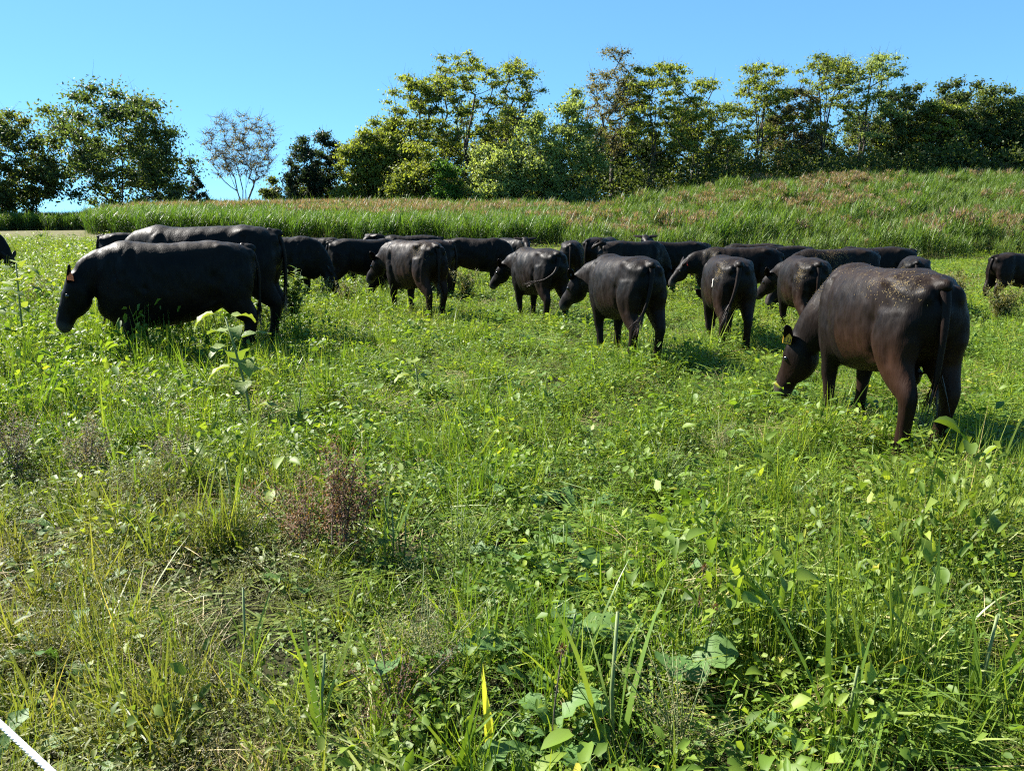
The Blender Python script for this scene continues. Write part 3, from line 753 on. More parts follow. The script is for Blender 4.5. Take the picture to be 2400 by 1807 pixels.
def crop_points():
    P, idx, scl, dry = [], [], [], []
    g = np.random.default_rng(5)
    def grid(x0, x1, y0, y1, sp):
        xs = np.arange(x0, x1, sp); ys = np.arange(y0, y1, sp)
        X, Y = np.meshgrid(xs, ys); X = X.ravel() + g.uniform(-.45, .45, X.size) * sp; Y = Y.ravel() + g.uniform(-.45, .45, Y.size) * sp
        return X, Y
    X, Y = grid(-75, 80, 38, 108, .62)
    u = X / Y
    yf = np.interp(u, [-.9, -.538, -.536, -.28, .062, .064, .10, .2, .9], [86, 86, 57, 54, 49.5, 47, 44, 41, 41]) + .8 * np.sin(X * .8) + .5 * np.sin(X * 2.3 + 1)
    yb = np.interp(u, [-.9, -.56, -.5, -.1, .1, .2, .3, .9], [104, 104, 84, 84, 86, 92, 99, 103])
    main = u < .063
    keep = (Y > yf) & (Y < yb) & (np.abs(u) < .86)
    far = Y - yf
    keep &= (far < 9) | (g.random(X.size) < .72)
    hum = wave(X, Y * 1.7, 3.6, 1.2); hum2 = wave(X, Y, 2.2, 4.0)
    keep &= main | (hum + .35 * hum2 > .42) | (g.random(X.size) < .25)
    X, Y, hum, hum2, main, far = [q[keep] for q in (X, Y, hum, hum2, main, far)]
    Z = gz(X, Y) - .03
    pk = wave(X, Y * 1.3, 9.0, 2.1)
    u = X / Y
    # plumes: along the crest on the left, in drifts elsewhere; none on the lush front edge
    plume = (g.random(X.size) < np.clip((pk - .45) * 2.6, .04, .7)) & (far > 2.5) & ~(main & (far < np.interp(u, [-.54, -.3, -.1, .06], [16, 12, 7, 5])))
    plume |= main & (far > 18) & (u < -.1) & (g.random(X.size) < .8)
    n = X.size
    ix = np.where(plume, g.integers(3, 6, n), g.integers(0, 3, n))
    sc = np.where(main, g.uniform(.95, 1.2, n), (.22 + 1.1 * hum) * g.uniform(.8, 1.15, n))
    sc = np.where(main & plume, sc * 1.05, sc)
    dr = np.where(plume, g.uniform(.1, .5, n), g.uniform(0, .18, n)); dr = np.where(main, dr * .4, dr * .7 + .10 * (1 - hum))
    S = np.stack([sc * g.uniform(.9, 1.25, n), sc * g.uniform(.9, 1.25, n), sc], 1)
    rot = np.stack([g.normal(0, .05, n), g.normal(0, .05, n), g.uniform(0, 6.28, n)], 1)
    return np.stack([X, Y, Z], 1), rot, S, ix, np.clip(dr, 0, .8)

protos = [crop_clump(i, 0, 1.85, .65) for i in range(3)] + [crop_clump(10 + i, 13, 1.85, .35) for i in range(3)]
pts, rot, S, ix, dr = crop_points()
scatter('tall_crop_grass', protos, pts, rot, S, ix, dr, 'tall green crop grass with pinkish plumes covering the slope behind the herd', 'tall grass')

# ---------------------------------------------------------------- trees
LEAFCOL = {
    'oak': [(0, (0.026, 0.042, 0.014)), (0.5, (0.052, 0.078, 0.024)), (0.8, (0.10, 0.125, 0.032)), (1, (0.20, 0.16, 0.04))],
    'locust': [(0, (0.055, 0.075, 0.016)), (0.5, (0.12, 0.15, 0.030)), (0.8, (0.17, 0.20, 0.038)), (1, (0.27, 0.24, 0.042))],
    'willow': [(0, (0.075, 0.105, 0.036)), (0.5, (0.15, 0.195, 0.065)), (0.85, (0.22, 0.26, 0.095)), (1, (0.28, 0.27, 0.09))],
    'cedar': [(0, (0.010, 0.020, 0.010)), (0.6, (0.022, 0.036, 0.018)), (1, (0.045, 0.055, 0.024))],
    'bare': [(0, (0.065, 0.060, 0.035)), (0.6, (0.105, 0.100, 0.050)), (1, (0.17, 0.14, 0.06))],
    'bright': [(0, (0.030, 0.070, 0.012)), (0.6, (0.060, 0.125, 0.018)), (1, (0.13, 0.18, 0.025))],
    'dark': [(0, (0.026, 0.042, 0.014)), (0.6, (0.060, 0.082, 0.024)), (1, (0.13, 0.13, 0.034))]}
for k, v in LEAFCOL.items():
    M['leaf_' + k] = foliage('leaf_' + k, [(q, tuple(1.45 * w for w in c)) for q, c in v], 0.55, 0.5, 0.12, spec=0.3)

def leaf_cloud(P, out, size, tint, g, upb=.35):
    """one mesh of small rhombic leaves, folded along the middle, at the points P"""
    n = len(P)
    nr = g.normal(0, 1, (n, 3)) * .8 + out * .5; nr[:, 2] += upb
    nr /= np.linalg.norm(nr, axis=1)[:, None]
    t = np.cross(nr, g.normal(0, 1, (n, 3))); t /= np.linalg.norm(t, axis=1)[:, None] + 1e-9
    b = np.cross(nr, t); s = (size * g.uniform(.6, 1.3, n))[:, None]
    V = np.stack([P + t * s * .62, P + b * s * .30 - nr * s * .1, P - t * s * .5, P - b * s * .30 - nr * s * .1], 1).reshape(-1, 3)
    me = bpy.data.meshes.new('crown')
    me.vertices.add(4 * n); me.vertices.foreach_set('co', V.astype('f').ravel())
    k = np.arange(n) * 4
    tri = np.stack([k, k + 1, k + 2, k, k + 2, k + 3], 1).reshape(-1)
    me.loops.add(6 * n); me.loops.foreach_set('vertex_index', tri.astype('i'))
    me.polygons.add(2 * n); me.polygons.foreach_set('loop_start', (np.arange(2 * n) * 3).astype('i'))
    me.update(calc_edges=True)
    a = me.attributes.new('tint', 'FLOAT', 'POINT'); a.data.foreach_set('value', np.repeat(np.clip(tint, 0, 1), 4).astype('f'))
    return me

def skeleton(trunks, targets, r0, g, sag=.12):
    """branches: every target is reached from the nearest lower node of the wood already there"""
    nodes = []; par = []; cnt = []
    for tr in trunks:
        prev = -1
        for p in tr:
            nodes.append(np.array(p, float)); par.append(prev); cnt.append(0); prev = len(nodes) - 1
    base = np.array(trunks[0][0], float)
    order = np.argsort([np.linalg.norm(t - base) for t in targets])
    for i in order:
        t = np.array(targets[i]); A = np.array(nodes); d = t - A
        cost = np.linalg.norm(d, axis=1) + 1.6 * np.clip(-d[:, 2] + .35 * np.linalg.norm(d[:, :2], axis=1), 0, None)
        k = int(np.argmin(cost)); p0 = nodes[k]; L = np.linalg.norm(t - p0); m = max(2, min(5, int(L / .9) + 1)); prev = k
        for j in range(1, m + 1):
            f = j / m; q = p0 + (t - p0) * f; q = q + g.normal(0, .05 * L / m, 3); q[2] -= sag * L * math.sin(math.pi * f) * .6
            nodes.append(q); par.append(prev); cnt.append(0); prev = len(nodes) - 1
        cnt[prev] += 1
    for i in range(len(nodes) - 1, -1, -1):
        cnt[i] = max(cnt[i], 1) if cnt[i] else 1
    tot = [0] * len(nodes); ch = [[] for _ in nodes]
    for i, p in enumerate(par):
        if p >= 0: ch[p].append(i)
    for i in range(len(nodes) - 1, -1, -1):
        tot[i] += 1 if not ch[i] else 0
        if par[i] >= 0: tot[par[i]] += tot[i]
    mx = max(tot); mb = MB(); rad = [max(.014, r0 * (q / mx) ** .52) for q in tot]
    for i, p in enumerate(par):
        if p >= 0: tube(mb, [nodes[p], nodes[i]], [rad[p] if len(ch[p]) < 2 or tot[i] > .6 * tot[p] else rad[i] * 1.15, rad[i]], 5)
    return mb

def tree(px, top, D, hw, kind, label, name='tree', leaves=5200, clumps=70, color=None, size=.24, seed=0, low=.12, shape=None, base_drop=0.25, twigs=True, cat='tree', group='trees along the crest', lean=0.0, spread=.95, bark='bark'):
    g = np.random.default_rng(seed + 100); size *= 1.45; leaves = int(leaves * 3.0)
    p = at(px, 450, D); z0 = g1(p.x, D) - base_drop
    H = at(px, top, D).z - z0; Rr = hw / F_PX * D
    T, rads = [], []
    if kind == 'round':
        while len(T) < clumps:
            q = g.uniform(-1, 1, 3); d = np.linalg.norm(q)
            if d > 1 or d < .35 and g.random() < .7: continue
            T.append(np.array([q[0] * Rr, q[1] * Rr * .9, H * (low + (1 - low) * (.5 + .5 * q[2]))])); rads.append(g.uniform(.14, .26) * Rr + .3)
        trunks = [[(0, 0, 0), (.1, 0, H * .12), (lean * .5, 0, H * .28), (lean, .1, H * .45)]]
    elif kind == 'dome':      # foliage to the ground
        while len(T) < clumps:
            q = g.uniform(-1, 1, 3); q[2] = abs(q[2]); d = np.linalg.norm(q)
            if d > 1 or d < .55 and g.random() < .75: continue
            T.append(np.array([q[0] * Rr * (1 - .25 * q[2]), q[1] * Rr * .8, H * (.03 + .95 * q[2])])); rads.append(g.uniform(.14, .26) * Rr + .3)
        trunks = [[(g.normal(0, .3), g.normal(0, .3), 0), (g.normal(0, .5), 0, H * .18), (g.normal(0, .8), 0, H * .4)] for _ in range(3)]
    elif kind == 'locust':    # tall stems, layered airy tops
        ns = 2 + int(g.integers(0, 3)); trunks = []
        for i in range(ns):
            a = g.uniform(0, 6.28); w = Rr * g.uniform(.15, .62)
            tip = np.array([w * math.cos(a), w * math.sin(a), H * g.uniform(.66, .8)]); bx = np.array([g.normal(0, .35), g.normal(0, .35), 0])
            trunks.append([tuple(bx + (tip - bx) * f + np.array([math.sin(f * 7 + a) * .18, math.cos(f * 5 + a) * .15, 0]) - np.array([tip[0], tip[1], 0]) * (.35 * math.sin(math.pi * f))) for f in np.linspace(0, 1, 7)])
        while len(T) < clumps:
            t = trunks[int(g.integers(0, ns))][-1]; z = low + (1 - low) * g.random() ** .62
            w = Rr * spread * (.32 + .75 * math.sin(min(1, z * 1.05) * 2.3)) * math.sqrt(g.random()); a = g.uniform(0, 6.28)
            c = .55 * np.array([t[0], t[1]])
            zz = z * (1 - .16 * (w / Rr) ** 2)
            T.append(np.array([c[0] + w * math.cos(a), c[1] + w * math.sin(a) * .9, H * zz])); rads.append(g.uniform(.6, 1.35))
    elif kind == 'vase':      # many stems fanning from the ground
        trunks = []
        for i in range(6):
            a = -1.0 + 2.0 * i / 5 + g.normal(0, .12); b = g.normal(0, .5)
            trunks.append([(Rr * .07 * a, 0, 0)] + [(Rr * (a * (.05 + .62 * f ** 1.7) + .03 * math.sin(f * 9 + i * 2)), Rr * b * f ** 1.5, H * (.05 + .60 * f)) for f in (.2, .4, .6, .8, 1.0)])
        while len(T) < clumps:
            q = g.uniform(-1, 1, 3); d = np.linalg.norm(q)
            if d > 1 or q[2] < -.75: continue
            z = .64 + .36 * q[2]
            T.append(np.array([Rr * q[0] * (.45 + .62 * z), q[1] * Rr * .7, H * z])); rads.append(g.uniform(.5, 1.1))
    elif kind == 'cedar':
        trunks = [[(0, 0, 0), (.05, 0, H * .3), (0, .05, H * .6), (0, 0, H * .95)]]
        while len(T) < clumps:
            z = g.random() ** 1.25; w = Rr * (1 - z) ** .75 * math.sqrt(g.uniform(.3, 1)); a = g.uniform(0, 6.28)
            T.append(np.array([w * math.cos(a), w * math.sin(a), H * (.05 + .93 * z)])); rads.append(g.uniform(.16, .3) * Rr * (1.15 - z) + .16)
    T = np.array(T); rads = np.array(rads)
    root = empty(name, (p.x, D, z0), 0)
    tag(root, label, cat, group)
    r0 = .014 * H if kind not in ('dome', 'vase', 'locust') else .0095 * H
    sk = skeleton(trunks, T, max(.04, r0), g, .12)
    if twigs:
        for c, q in zip(T, rads):
            for k in range(9 if kind == 'vase' else 5 if kind == 'locust' else 3):
                d = g.normal(0, 1, 3); d[2] = abs(d[2]) * .8; d /= np.linalg.norm(d)
                tube(sk, [c, c + d * q * .7, c + d * q * 1.3 + np.array([0, 0, .08])], [.020, .012, .006], 3)
    link('trunk', sk.mesh('trunk', M[bark]), None, root)
    w = rads ** 2; w = w / w.sum(); ci = g.choice(len(T), leaves, p=w)
    d = g.normal(0, 1, (leaves, 3)); d /= np.linalg.norm(d, axis=1)[:, None]
    rr = np.clip(np.abs(g.normal(0, .6, leaves)), 0, 1.35)
    fl = np.array([1, 1, .62]) if kind in ('round', 'dome') else np.array([1.15, 1.15, .42]) if kind == 'locust' else np.array([1, 1, .7])
    P = T[ci] + d * (rr * rads[ci])[:, None] * fl
    P[:, 2] = np.clip(P[:, 2], .05, None)
    tc = g.normal(0, .11, len(T)) + .10 * (T[:, 2] / H - .5)
    tint = .45 + tc[ci] + g.normal(0, .10, leaves)
    link('crown', leaf_cloud(P, d, size, tint, g), M['leaf_' + (color or 'oak')], root)
    return root

tr = tree
tr(8, 258, 96, 118, 'round', 'dark dense tree cut off by the left edge of the picture', color='dark', leaves=9500, clumps=130, seed=1, low=.0, size=.27)
tr(282, 206, 100, 168, 'round', 'large spreading oak standing alone left of the bare tree', color='oak', leaves=11500, clumps=150, seed=2, low=.04, size=.27, lean=.6)
tr(462, 412, 90, 48, 'cedar', 'small dark cedar beside the large spreading oak', name='cedar_tree', color='cedar', leaves=4200, clumps=80, seed=3, size=.18)
tr(400, 440, 92, 40, 'dome', 'low dark shrub between the oak and the small cedar', name='shrub', cat='shrub', color='dark', leaves=2200, clumps=30, seed=44, size=.2)
tr(570, 264, 88, 94, 'vase', 'nearly bare vase-shaped tree against the sky', color='bare', leaves=1500, clumps=170, seed=4, size=.12, bark='pale_bark')
tr(640, 418, 92, 42, 'dome', 'low round shrub left of the dark cedars', name='shrub', cat='shrub', color='dark', leaves=2600, clumps=34, seed=5, size=.2)
tr(712, 322, 90, 58, 'dome', 'dark rounded cedar, left one of the pair', name='cedar_tree', color='cedar', leaves=6500, clumps=80, seed=6, size=.18)
tr(768, 308, 93, 56, 'dome', 'dark rounded cedar, right one of the pair', name='cedar_tree', color='cedar', leaves=6500, clumps=80, seed=7, size=.18)
tr(842, 276, 90, 66, 'dome', 'olive-green tree at the left end of the wood, next to the cedars', color='locust', leaves=7000, clumps=80, seed=8, size=.22)
tr(912, 240, 92, 74, 'dome', 'yellow-green tree rising in a step left of the tall locusts', color='locust', leaves=7500, clumps=90, seed=9, size=.22)
tr(985, 172, 93, 74, 'locust', 'leaning locust at the left of the tallest group', color='locust', leaves=4600, clumps=90, seed=10, size=.20, low=.30)
tr(1092, 116, 94, 96, 'locust', 'tall airy locust with a wide flat top at the centre', color='locust', leaves=4200, clumps=100, seed=11, size=.19, low=.42)
tr(1212, 114, 95, 52, 'locust', 'slender tall locust right of the wide flat-topped one', color='locust', leaves=2000, clumps=55, seed=12, size=.19, low=.40)
tr(985, 320, 87, 80, 'dome', 'golden-green bush below the leaning locust', name='shrub', cat='shrub', color='locust', leaves=5200, clumps=60, seed=13, size=.19)
tr(1044, 330, 85, 44, 'dome', 'bright green bush at the front of the wood', name='shrub', cat='shrub', color='bright', leaves=4600, clumps=60, seed=14, size=.17)
tr(1155, 318, 86, 84, 'dome', 'pale green leafy bush, lower left part of the big pale mound', name='shrub', cat='shrub', color='willow', leaves=6500, clumps=80, seed=15, size=.19)
tr(1255, 258, 87, 92, 'dome', 'pale green leafy tree, middle of the big pale mound', color='willow', leaves=8200, clumps=100, seed=16, size=.19)
tr(1345, 192, 90, 88, 'dome', 'pale green leafy tree, tallest of the big pale mound', color='willow', leaves=8000, clumps=100, seed=17, size=.2)
tr(1432, 106, 94, 66, 'round', 'thin-leaved brownish tree with a fine feathery top', color='bare', leaves=3400, clumps=130, seed=18, size=.15, low=.30)
tr(1530, 148, 93, 88, 'locust', 'locust with a broad yellowish top right of the feathery tree', color='locust', leaves=4400, clumps=100, seed=19, size=.2, low=.34)
tr(1622, 168, 95, 74, 'locust', 'shorter locust with drooping darker crown', color='locust', leaves=3400, clumps=80, seed=20, size=.2, low=.26)
tr(1705, 232, 96, 50, 'locust', 'thin pale locust in the gap of the tree line', color='willow', leaves=1500, clumps=50, seed=21, size=.18, low=.30)
tr(1775, 136, 96, 70, 'locust', 'airy yellow-green locust at the left of the right-hand group', color='locust', leaves=3000, clumps=80, seed=22, size=.19, low=.36)
tr(1850, 205, 97, 60, 'round', 'reddish-tinged tree standing behind the airy locusts', color='bare', leaves=3600, clumps=80, seed=23, size=.19, low=.22)
tr(1915, 128, 97, 74, 'locust', 'airy locust with forked pale stems, middle of the right-hand group', color='locust', leaves=3000, clumps=80, seed=24, size=.19, low=.38)
tr(2012, 120, 98, 74, 'locust', 'greyish airy locust, tallest at the right', color='willow', leaves=3200, clumps=90, seed=25, size=.19, low=.34)
tr(2100, 190, 98, 66, 'round', 'dark green tree right of the greyish locust', color='dark', leaves=5400, clumps=80, seed=26, size=.22, low=.15)
tr(2162, 232, 97, 58, 'locust', 'locust with golden patches in a dark row at right', color='locust', leaves=3200, clumps=60, seed=27, size=.2, low=.3)
tr(2225, 182, 99, 76, 'round', 'full dark green tree, largest near the right edge', color='dark', leaves=6600, clumps=90, seed=28, size=.22, low=.15)
tr(2318, 196, 99, 66, 'round', 'grey-green tree with thin top beside the right edge', color='oak', leaves=4400, clumps=80, seed=29, size=.2, low=.2)
tr(2395, 235, 98, 66, 'round', 'dark tree cut off by the right edge of the picture', color='dark', leaves=6000, clumps=80, seed=30, size=.22, low=.05)
# thin dead stem next to the small cedar
p = at(452, 450, 92); z0 = g1(p.x, 92); mb = MB(); hh = at(452, 352, 92).z - z0
tube(mb, [(0, 0, 0), (.1, 0, hh * .5), (-.05, 0, hh)], [.06, .045, .02], 5)
for k, (a, b) in enumerate(((.55, .5), (.7, -.45), (.85, .35))): tube(mb, [(0, 0, hh * a), (b, .1, hh * a + .5)], [.025, .01], 4)
tag(link('dead_sapling', mb.mesh('dead_sapling', M['bark'])), 'thin dead stem rising above the small cedar', 'dead tree').location = (p.x, 92, z0)

# a second row of trees that closes the wood behind the first
def copy_tree(src, px, D, s, rz_, label):
    p = at(px, 450, D); o = src.copy(); col.objects.link(o)
    o.location = (p.x, D, g1(p.x, D) - .3); o.rotation_euler = (0, 0, rz_); o.scale = (s, s, s * .96); o['label'] = label
    for ch in list(src.children):
        c = ch.copy(); col.objects.link(c); c.parent = o
back1 = tr(905, 300, 101, 92, 'dome', 'olive tree closing the wood behind the yellow-green tree', color='dark', leaves=7000, clumps=90, seed=51, size=.22)
back2 = tr(1500, 270, 103, 90, 'dome', 'dark leafy tree behind the broad yellowish locust', color='dark', leaves=7500, clumps=90, seed=52, size=.22)
back3 = tr(1100, 235, 102, 96, 'dome', 'olive tree behind the tall airy locust', color='locust', leaves=7500, clumps=90, seed=53, size=.22)
for i, (sr, px, D, s_, lb) in enumerate((
        (back3, 1010, 103, .92, 'olive tree behind the leaning locust'), (back1, 1190, 104, 1.25, 'dark olive tree behind the slender tall locust'), (back2, 1400, 104, 1.08, 'dark tree behind the feathery-topped tree'),
        (back1, 1590, 105, 1.12, 'dark tree behind the drooping locust'), (back2, 1690, 106, .8, 'low dark tree filling the gap of the tree line'), (back1, 1800, 106, .95, 'dark tree low behind the airy yellow-green locust'),
        (back2, 1900, 107, .82, 'dark tree low behind the forked pale stems'), (back1, 1995, 107, .92, 'dark tree low behind the greyish locust'), (back3, 2075, 106, .85, 'olive tree between the greyish locust and the dark tree'),
        (back2, 2160, 107, .98, 'dark tree behind the locust with golden patches'), (back3, 2260, 107, .98, 'olive tree behind the largest right-hand tree'), (back1, 2350, 107, 1.05, 'dark olive tree behind the grey-green tree at right'), (back2, 2450, 106, 1.0, 'dark tree just past the right edge'))):
    copy_tree(sr, px, D, s_, i * 1.3, lb)

def undergrowth():
    """shaded brush that fills the foot of the wood"""
    g = np.random.default_rng(77); n = 60000
    px = g.uniform(690, 2560, n); D = g.uniform(90, 106, n)
    u = (px - CX) / F_PX; X = u * D; base = gz(X, D)
    ht = np.interp(px, [690, 1000, 1400, 1700, 2000, 2400, 2560], [4.5, 6, 6.0, 5.2, 4.2, 5.5, 5.5]) * (.35 + .95 * wave(X, D, 3.0, .6))
    Z = base + ht * g.random(n) ** .8
    P = np.stack([X, D, Z], 1); d = g.normal(0, 1, (n, 3)); d /= np.linalg.norm(d, axis=1)[:, None]
    tint = .35 + .5 * (wave(X, D, 2.2, 3.3) - .5) + g.normal(0, .15, n)
    o = link('undergrowth', leaf_cloud(P, d, .36, tint, g), M['leaf_dark'])
    tag(o, 'shaded brush filling the foot of the wood along the crest', 'undergrowth', kind='stuff')
    # bare stems of the brush
undergrowth()
# ---------------------------------------------------------------- single plants that stand out of the cover
M['sunflower'] = foliage('sunflower', [(0, (0.075, 0.12, 0.025)), (0.5, (0.13, 0.19, 0.036)), (1, (0.24, 0.29, 0.060))], 0.42, 0.55, 0.1, bump=60)
M['stem'] = plain('stem', (0.10, 0.14, 0.045), (0.16, 0.20, 0.075), 30, 0.6)
M['brassica'] = foliage('brassica', [(0, (0.045, 0.10, 0.028)), (0.5, (0.085, 0.165, 0.040)), (1, (0.16, 0.25, 0.070))], 0.36, 0.55, 0.3, bump=45, spec=.25)
M['cane'] = foliage('cane', [(0, (0.065, 0.125, 0.020)), (0.5, (0.12, 0.20, 0.030)), (1, (0.25, 0.31, 0.055))], 0.42, 0.42, 0.3, spec=.4)
M['dock'] = foliage('dock', [(0, (0.060, 0.026, 0.014)), (0.6, (0.13, 0.062, 0.034)), (1, (0.24, 0.14, 0.075))], 0.3, 0.7, 0.2)
M['greyweed'] = foliage('greyweed', [(0, (0.085, 0.065, 0.040)), (0.6, (0.17, 0.135, 0.085)), (1, (0.28, 0.24, 0.15))], 0.3, 0.7, 0.2)
M['pigweed'] = foliage('pigweed', [(0, (0.060, 0.070, 0.022)), (0.5, (0.13, 0.135, 0.045)), (1, (0.26, 0.22, 0.09))], 0.3, 0.6, 0.2)
M['weed'] = foliage('weed', [(0, (0.055, 0.10, 0.018)), (0.5, (0.11, 0.17, 0.030)), (1, (0.21, 0.26, 0.050))], 0.42, 0.45, 0.3)

def sunflower(px, py, hgt, label, leaves, seed, lean=(0, 0), size=.16):
    r = random.Random(seed); p = ground_at(px, py)
    root = empty('sunflower_plant', (p.x, p.y, g1(p.x, p.y) - .02)); tag(root, label, 'sunflower', kind='thing')
    mb = MB(); path = [Vector((lean[0] * t ** 1.4, lean[1] * t, hgt * t)) for t in (0, .25, .5, .75, 1)]
    tube(mb, path, [.012, .011, .010, .009, .007], 7); link('stem', mb.mesh('stem', M['stem']), None, root)
    for i in range(leaves):
        t = (.18 + .82 * (i / (leaves - 1)) ** .75) if leaves > 1 else 1
        b = Vector((lean[0] * t ** 1.4, lean[1] * t, hgt * t)); a = i * 2.4 + r.uniform(-.4, .4)
        d = Vector((math.cos(a), math.sin(a), r.uniform(.15, .55))); q = b + d * r.uniform(.04, .09)
        m2 = MB(); tube(m2, [b, q], [.004, .003], 5, .6)
        ln = size * r.uniform(.75, 1.25) * (.8 + .4 * t)
        leaf(m2, q, d + Vector((0, 0, r.uniform(-.5, .15))), Vector((0, 0, 1)), ln, ln * r.uniform(.72, .9), r.uniform(.5, 1.5), r.uniform(.25, .9), 6, .14, 'heart', .05, r)
        link('leaf', m2.mesh('leaf', M['sunflower']), None, root)
    return root
sunflower(592, 1000, .88, 'young sunflower plant with broad pale leaves in front of the glossy cow', 13, 3, lean=(-.17, .05), size=.215)
sunflower(62, 860, 1.14, 'tall sunflower plant at the left edge in front of the cropped cow', 15, 5, lean=(.03, 0), size=.2)
sunflower(8, 905, 1.05, 'second sunflower plant half cut off by the left edge', 11, 6, lean=(-.03, 0), size=.2)
sunflower(985, 950, .34, 'low sunflower seedling with upright leaves left of centre', 7, 7, lean=(-.03, 0), size=.14)

def bush_weed(px, py, hgt, wid, label, seed, mat, ls=.05, n=14, per=16, name='tall_weed', straight=.5, seedy=False, cat='weed'):
    """branching weed: a stem part per shoot, foliage in one part"""
    r = random.Random(seed); p = ground_at(px, py)
    root = empty(name, (p.x, p.y, g1(p.x, p.y) - .02)); tag(root, label, cat, kind='thing')
    sm, lm = MB(), MB()
    for i in range(n):
        a = r.uniform(0, 6.28); d = Vector((math.cos(a) * wid * r.random(), math.sin(a) * wid * r.random(), hgt * r.uniform(.6, 1.0)))
        b0 = Vector((r.gauss(0, .02), r.gauss(0, .02), 0)) if i else Vector((0, 0, 0))
        pts = [b0 + Vector((d.x * f ** (1.5), d.y * f ** 1.5, d.z * f)) for f in (0, .25, .5, .75, 1)]
        k_ = .55 if seedy else .8; tube(sm, pts, [.006 * k_, .005 * k_, .0042 * k_, .0034 * k_, .002 * k_], 4)
        for k in range(per):
            f = r.uniform(.25, 1.0) if mat in ('weed', 'pigweed') else r.uniform(.42, 1.05); q = Vector((d.x * f ** 1.5, d.y * f ** 1.5, d.z * f)) + b0
            if seedy:
                sp = (.06 if hgt > .5 else .045) * (1.3 - f); q += Vector((r.gauss(0, sp), r.gauss(0, sp), r.gauss(0, sp)))
                leaf(lm, q, rdir(r, -30, 80), Vector((0, 0, 1)), ls * r.uniform(.5, 1.3), ls * .6, .3, r.random(), 1, .2, r=r)
            else:
                leaf(lm, q, rdir(r, -10, 50), Vector((0, 0, 1)), ls * r.uniform(.6, 1.3), ls * r.uniform(.5, .8), r.uniform(.2, 1.0), r.random(), 3, .2, 'heart', r=r)
    link('stems', sm.mesh('stems', M['stem'] if not seedy or mat in ('weed', 'pigweed') else M['pale_bark']), None, root)
    link('foliage', lm.mesh('foliage', M[mat]), None, root)
    return root
bush_weed(690, 775, .98, .34, 'leafy branching weed in front of the cow grazing to the right', 1, 'weed', .115, 18, 20)
bush_weed(640, 790, .70, .3, 'smaller leafy weed left of the tall branching one', 2, 'weed', .085, 13, 18)
bush_weed(760, 720, .60, .22, 'reddish-tipped thin weed beside the grazing cow\'s muzzle', 3, 'pigweed', .055, 16, 45, seedy=True)
bush_weed(812, 735, .62, .22, 'feathery yellow-green weed below the cow with its tail at left', 4, 'pigweed', .055, 17, 60, seedy=True)
bush_weed(1010, 705, .82, .35, 'plumy yellow-brown weed behind the brownish cow', 6, 'pigweed', .062, 20, 75, seedy=True)
bush_weed(1095, 715, .72, .4, 'broad yellowish weed clump left of the white face', 7, 'pigweed', .068, 20, 66, seedy=True)
bush_weed(1318, 690, .8, .16, 'dry upright weed stalks in front of the small rump at centre', 8, 'pigweed', .062, 12, 75, seedy=True)
bush_weed(1700, 690, .55, .15, 'slender dry weed left of the branded cow', 9, 'pigweed', .055, 10, 60, seedy=True)
bush_weed(2225, 745, .95, .5, 'wide brownish seedy weed clump at right edge of the herd', 10, 'pigweed', .068, 26, 90, seedy=True)
bush_weed(2345, 760, .85, .45, 'brownish weed clump hiding the legs of the right cropped cow', 11, 'pigweed', .068, 22, 90, seedy=True)
bush_weed(2050, 675, .9, .3, 'leafy green weed beyond the small rump at right', 12, 'weed', .12, 14, 20)
bush_weed(95, 745, .75, .3, 'feathery olive weed near the left cropped cow\'s head', 13, 'pigweed', .055, 18, 69, seedy=True)
bush_weed(150, 770, .5, .35, 'wispy olive weed in front of the glossy cow\'s muzzle', 14, 'pigweed', .03, 14, 46, seedy=True)
bush_weed(805, 1335, .60, .16, 'rust-brown dock stalk with seed clusters in the left foreground', 21, 'dock', .026, 11, 190, name='dock_plant', seedy=True)
bush_weed(715, 1300, .42, .22, 'shorter rust-brown dock spreading left of the taller dock', 22, 'dock', .022, 11, 120, name='dock_plant', seedy=True)
bush_weed(195, 1140, .46, .28, 'dead grey-brown weed with bushy top at far left', 23, 'greyweed', .022, 14, 110, name='dead_weed', seedy=True)
bush_weed(40, 1130, .5, .3, 'dead grey-brown weed cut off by the left edge', 24, 'greyweed', .022, 14, 110, name='dead_weed', seedy=True)
bush_weed(420, 1120, .34, .25, 'low brown dead weed right of the bushy grey one', 25, 'greyweed', .018, 10, 70, name='dead_weed', seedy=True)
bush_weed(1690, 1090, .36, .3, 'olive seedy weed in front of the nearest right cow\'s muzzle', 26, 'pigweed', .018, 14, 80, seedy=True)
bush_weed(1560, 1160, .36, .3, 'pale green lacy weed right of centre', 27, 'weed', .014, 14, 90, seedy=True)
bush_weed(1075, 1330, .40, .25, 'grey-green lacy weed in the centre foreground', 28, 'weed', .014, 14, 110, seedy=True)
bush_weed(1000, 1590, .42, .28, 'olive weed with tiny leaves at the bottom centre', 29, 'pigweed', .014, 16, 120, seedy=True)
bush_weed(1580, 1800, .40, .25, 'tan seedy weed along the bottom edge right of centre', 30, 'pigweed', .013, 14, 120, seedy=True)
bush_weed(930, 1700, .30, .25, 'brownish seedy weed near the bottom centre', 31, 'dock', .012, 12, 80, name='dock_plant', seedy=True)

